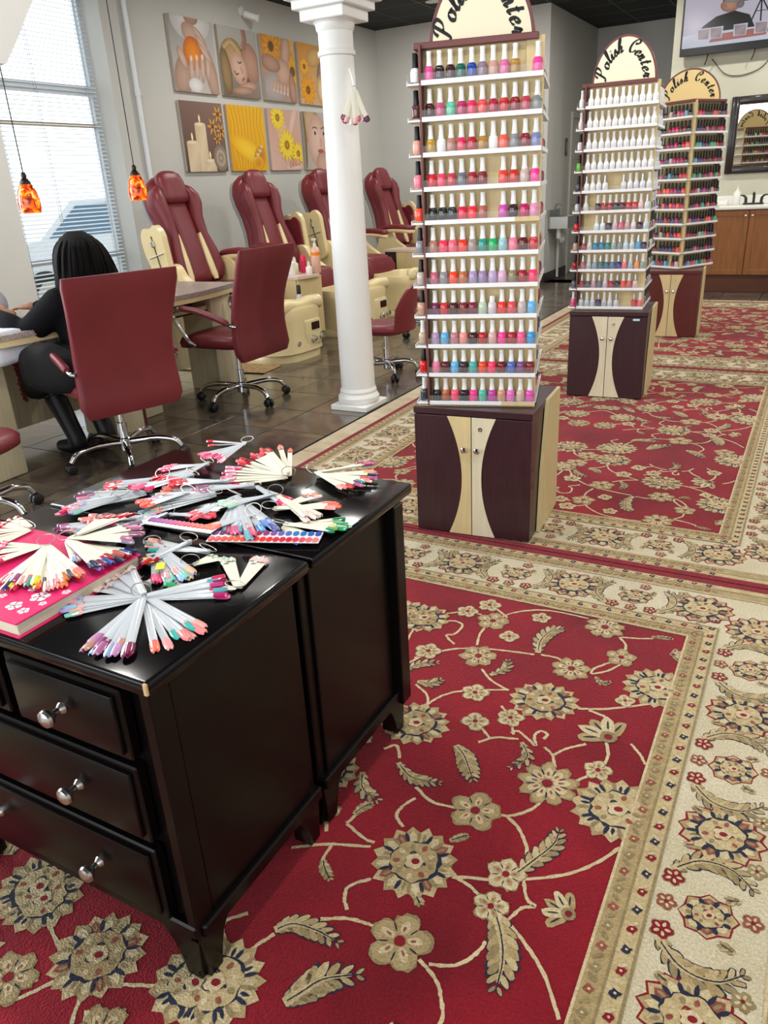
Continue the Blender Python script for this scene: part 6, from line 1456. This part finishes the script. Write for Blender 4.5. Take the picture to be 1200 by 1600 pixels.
MB().box(fw*.8, MW-fw*.8, -.012, -.008, fw*.8, MH-fw*.8).obj('glass', mat('mirror_silver', 'E4E8E6', .01, 1.0), mi)
# television
tv = thing('television', (-1.735, 10.38, 2.51), label='flat television showing a man in black, mounted high on the wall', cat='television')
TWD, THT = 1.32, .765
TVB = mat('tv_black', '0C0C0E', .25)
MB().rbox(0, TWD, 0, .05, 0, THT, .006, 2).obj('housing', TVB, tv)
MB().rbox(0, TWD, -.006, .0, 0, .075, .003, 1).obj('lower_bezel', TVB, tv); MB().rbox(0, .018, -.006, 0, .075, THT, .002, 1).obj('bezel', TVB, tv); MB().rbox(TWD-.018, TWD, -.006, 0, .075, THT, .002, 1).obj('bezel', TVB, tv)
MB().rbox(.4, .9, .05, .115, .2, .6, .01, 1).obj('wall_mount', BLACKP, tv)
SCR = mat('screen_picture', attr='Col', rough=.2, emit=.8)
L_ = SCR.node_tree.links; L_.remove(SCR.node_tree.nodes['Principled BSDF'].inputs['Base Color'].links[0]); SCR.node_tree.nodes['Principled BSDF'].inputs['Base Color'].default_value = (.01, .01, .01, 1)
s_ = Pr(TWD-.036, THT-.08)
s_.quad('B9B2C4', 'C4BECC', 'C8C4D0', 'BDB6C6'); s_.vs = .80
s_.poly([(.30, .98), (.52, .98), (.52, .70), (.30, .70)], '1E1820'); s_.poly([(.315, .965), (.505, .965), (.505, .715), (.315, .715)], 'C6C0CC')
s_.poly([(.66, 1), (.93, 1), (.93, .74), (.66, .74)], '1E1820'); s_.poly([(.675, 1), (.915, 1), (.915, .755), (.675, .755)], 'C8C4CE')
for a, b in (((.60, .72), (.53, .30)), ((.60, .72), (.70, .34)), ((.60, .72), (.61, .32)), ((.60, .78), (.60, .66)), ((.565, .50), (.65, .50))): s_.band([a, b], .006, '1A1A1E')
s_.poly([(.10, .20), (.16, .36), (.26, .50), (.40, .56), (.52, .46), (.58, .20)], '16181A', '0C0E10'); s_.ell(.36, .66, .075, .115, .1, 'B88A76', '8A5E4C'); s_.ell(.378, .752, .070, .045, -.2, '8A8888', '7A7878'); s_.ell(.44, .66, .03, .07, 0, '7A7674', '6A6664'); s_.ell(.315, .655, .02, .03, .2, 'A87862', '94644E')
s_.poly([(.70, .30), (1, .30), (1, .22), (.70, .22)], '5A2420'); s_.ell(.90, .50, .10, .16, .3, 'B8BCC4', '8A8E98'); s_.ell(.83, .46, .04, .20, -.2, '2A1E1E', '181214'); s_.ell(.96, .64, .06, .08, 0, '7A4A3A', '5A3428')
s_.poly([(0, .22), (.12, .24), (.9, .24), (1, .26), (1, 0), (0, 0)], 'D4D6E2', 'C2C6D6'); s_.poly([(.25, .19), (.70, .22), (.66, .08), (.22, .06)], 'B06A62', '9A5A58')
for u in (.17, .27, .46, .62): s_.poly([(u-.05, .12), (u+.05, .12), (u+.055, .32), (u-.055, .32)], 'D0D4DE', 'AEB4C2'); s_.poly([(u-.04, .13), (u+.04, .13), (u+.045, .30), (u-.045, .30)], 'A8949A', '8A7A80')
o = s_.obj('screen', SCR, tv); o.rotation_euler = (0, 0, radians(-90)); o.location = (.018, -.0015, .075)
for k in range(len(o.data.vertices)): pass
for x in (.30, .78): MB().tube([(x, .02, .0), (x-.01, .04, -.05), (x-.03, .05, -.10)], .006, 6).obj('cable_tail', BLACKP, tv, smooth=60)
cb_ = MB().tube(smooth_path([(-1.40, 10.488, 2.47), (-1.25, 10.488, 2.31), (-1.08, 10.488, 2.275), (-.90, 10.488, 2.32), (-.80, 10.488, 2.42), (-.76, 10.488, 2.52)], 6), .005, 6)
cb_.obj('loose_cable', mat('cable_dark', '3A3A38', .5), smooth=60, label='thin dark cable sagging on the wall below the television', cat='cable')
# ------------------------------------------------------------------ corridor : door, switch, small sink
dr = thing('door_1', (-3.33, 11.72, 0), kind='structure', label='pale panelled door in the corridor')
DW = mat('door_paint', 'C4C1B6', .5)
MB().rbox(.0, .03, .0, .06, 0, 2.16, .003, 1).obj('door_frame', DW, dr); MB().rbox(.0, .03, .92, .98, 0, 2.16, .003, 1).obj('door_frame', DW, dr); MB().rbox(.0, .03, .06, .92, 2.08, 2.16, .003, 1).obj('door_frame', DW, dr)
MB().rbox(.0, .012, .06, .92, .01, 2.08, .002, 1).obj('door_leaf', DW, dr)
for y0 in (.14, .52):
    for z0, z1 in ((.2, .85), (.95, 1.45), (1.55, 1.95)): MB().rbox(.012, .018, y0, y0+.32, z0, z1, .005, 1).obj('panel', DW, dr)
sw = thing('switch_plate', (-3.33, 11.48, 1.60), label='narrow dark plate on the corridor wall', cat='plate')
MB().rbox(.001, .012, 0, .10, 0, .22, .003, 1).obj('plate', mat('plate_dark', '4A4A48', .4), sw); MB().rbox(.012, .016, .03, .07, .05, .17, .002, 1).obj('insert', mat('plate_light', '9A9A94', .4), sw)
sk = thing('wall_sink', (-3.33, 11.02, 0), label='small steel sink with white drain pipes on the corridor wall', cat='sink')
STL = mat('sink_steel', 'A8AAA8', .3, .9)
bs = MB(); bs.box(.002, .02, -.22, .22, .70, .84); bs.box(.26, .275, -.22, .22, .70, .84); bs.box(.02, .26, -.22, -.205, .70, .84); bs.box(.02, .26, .205, .22, .70, .84); bs.box(.002, .275, -.22, .22, .69, .70); bs.obj('bowl', STL, sk, smooth=0)
MB().rbox(.002, .03, -.24, .24, .84, .93, .004, 1).obj('splash_back', STL, sk)
PVC = mat('white_pvc', 'DADCD6', .4)
MB().tube(smooth_path([(.13, 0, .69), (.13, 0, .55), (.13, .05, .50), (.13, .10, .55), (.11, .12, .60), (.02, .14, .60)], 5), .024, 10).obj('drain_trap', PVC, sk, smooth=60)
MB().tube([(.13, -.12, .69), (.13, -.12, .56)], .03, 10).obj('drain_pot', PVC, sk); MB().tube([(.04, .16, .02), (.04, .16, .60)], .018, 10).obj('supply_pipe', PVC, sk)
MB().tube([(.02, .0, .92), (.05, 0, 1.0), (.14, 0, .99)], .012, 8).obj('tap', CHROME, sk, smooth=60)
# ------------------------------------------------------------------ ceiling lights : far one over the pedicure chairs is real, others added as ambient fill
LED = mat('downlight_lens', 'FFF3DC', .4, emit=7.0)
k = 0
for x in (-4.40, -2.1, -.3, 1.6):
    for y in (1.3, 4.4, 7.1, 9.55):
        k += 1
        where = {1.3: 'over the near rug', 4.4: 'level with the column', 7.1: 'over the far rugs', 9.55: 'near the back wall'}[y]
        side = {-4.40: 'above the pedicure chairs', -2.1: 'above the rug edge', -.3: 'above the rug middle', 1.6: 'above the open floor'}[x]
        d = thing('fill_grid_downlight', (x, y, CZ), label='round recessed light of a grid mostly added for fill, %s, %s' % (side, where), cat='ceiling light', group='recessed ceiling lights')
        MB().lathe([(.06, -.001), (.085, -.006), (.085, -.0105), (.06, -.006)], 20).obj('trim_ring', WHITE, d)
        MB().lathe([(.06, -.005), (0, -.005)], 20).obj('lens', LED, d)
        l = bpy.data.lights.new('downlight', 'AREA'); l.shape = 'DISK'; l.size = .14; l.energy = 29; l.color = (1.0, .965, .91)
        lo = bpy.data.objects.new('lamp_light', l); COL.objects.link(lo); lo.parent = d; lo.location = (0, 0, -.02)
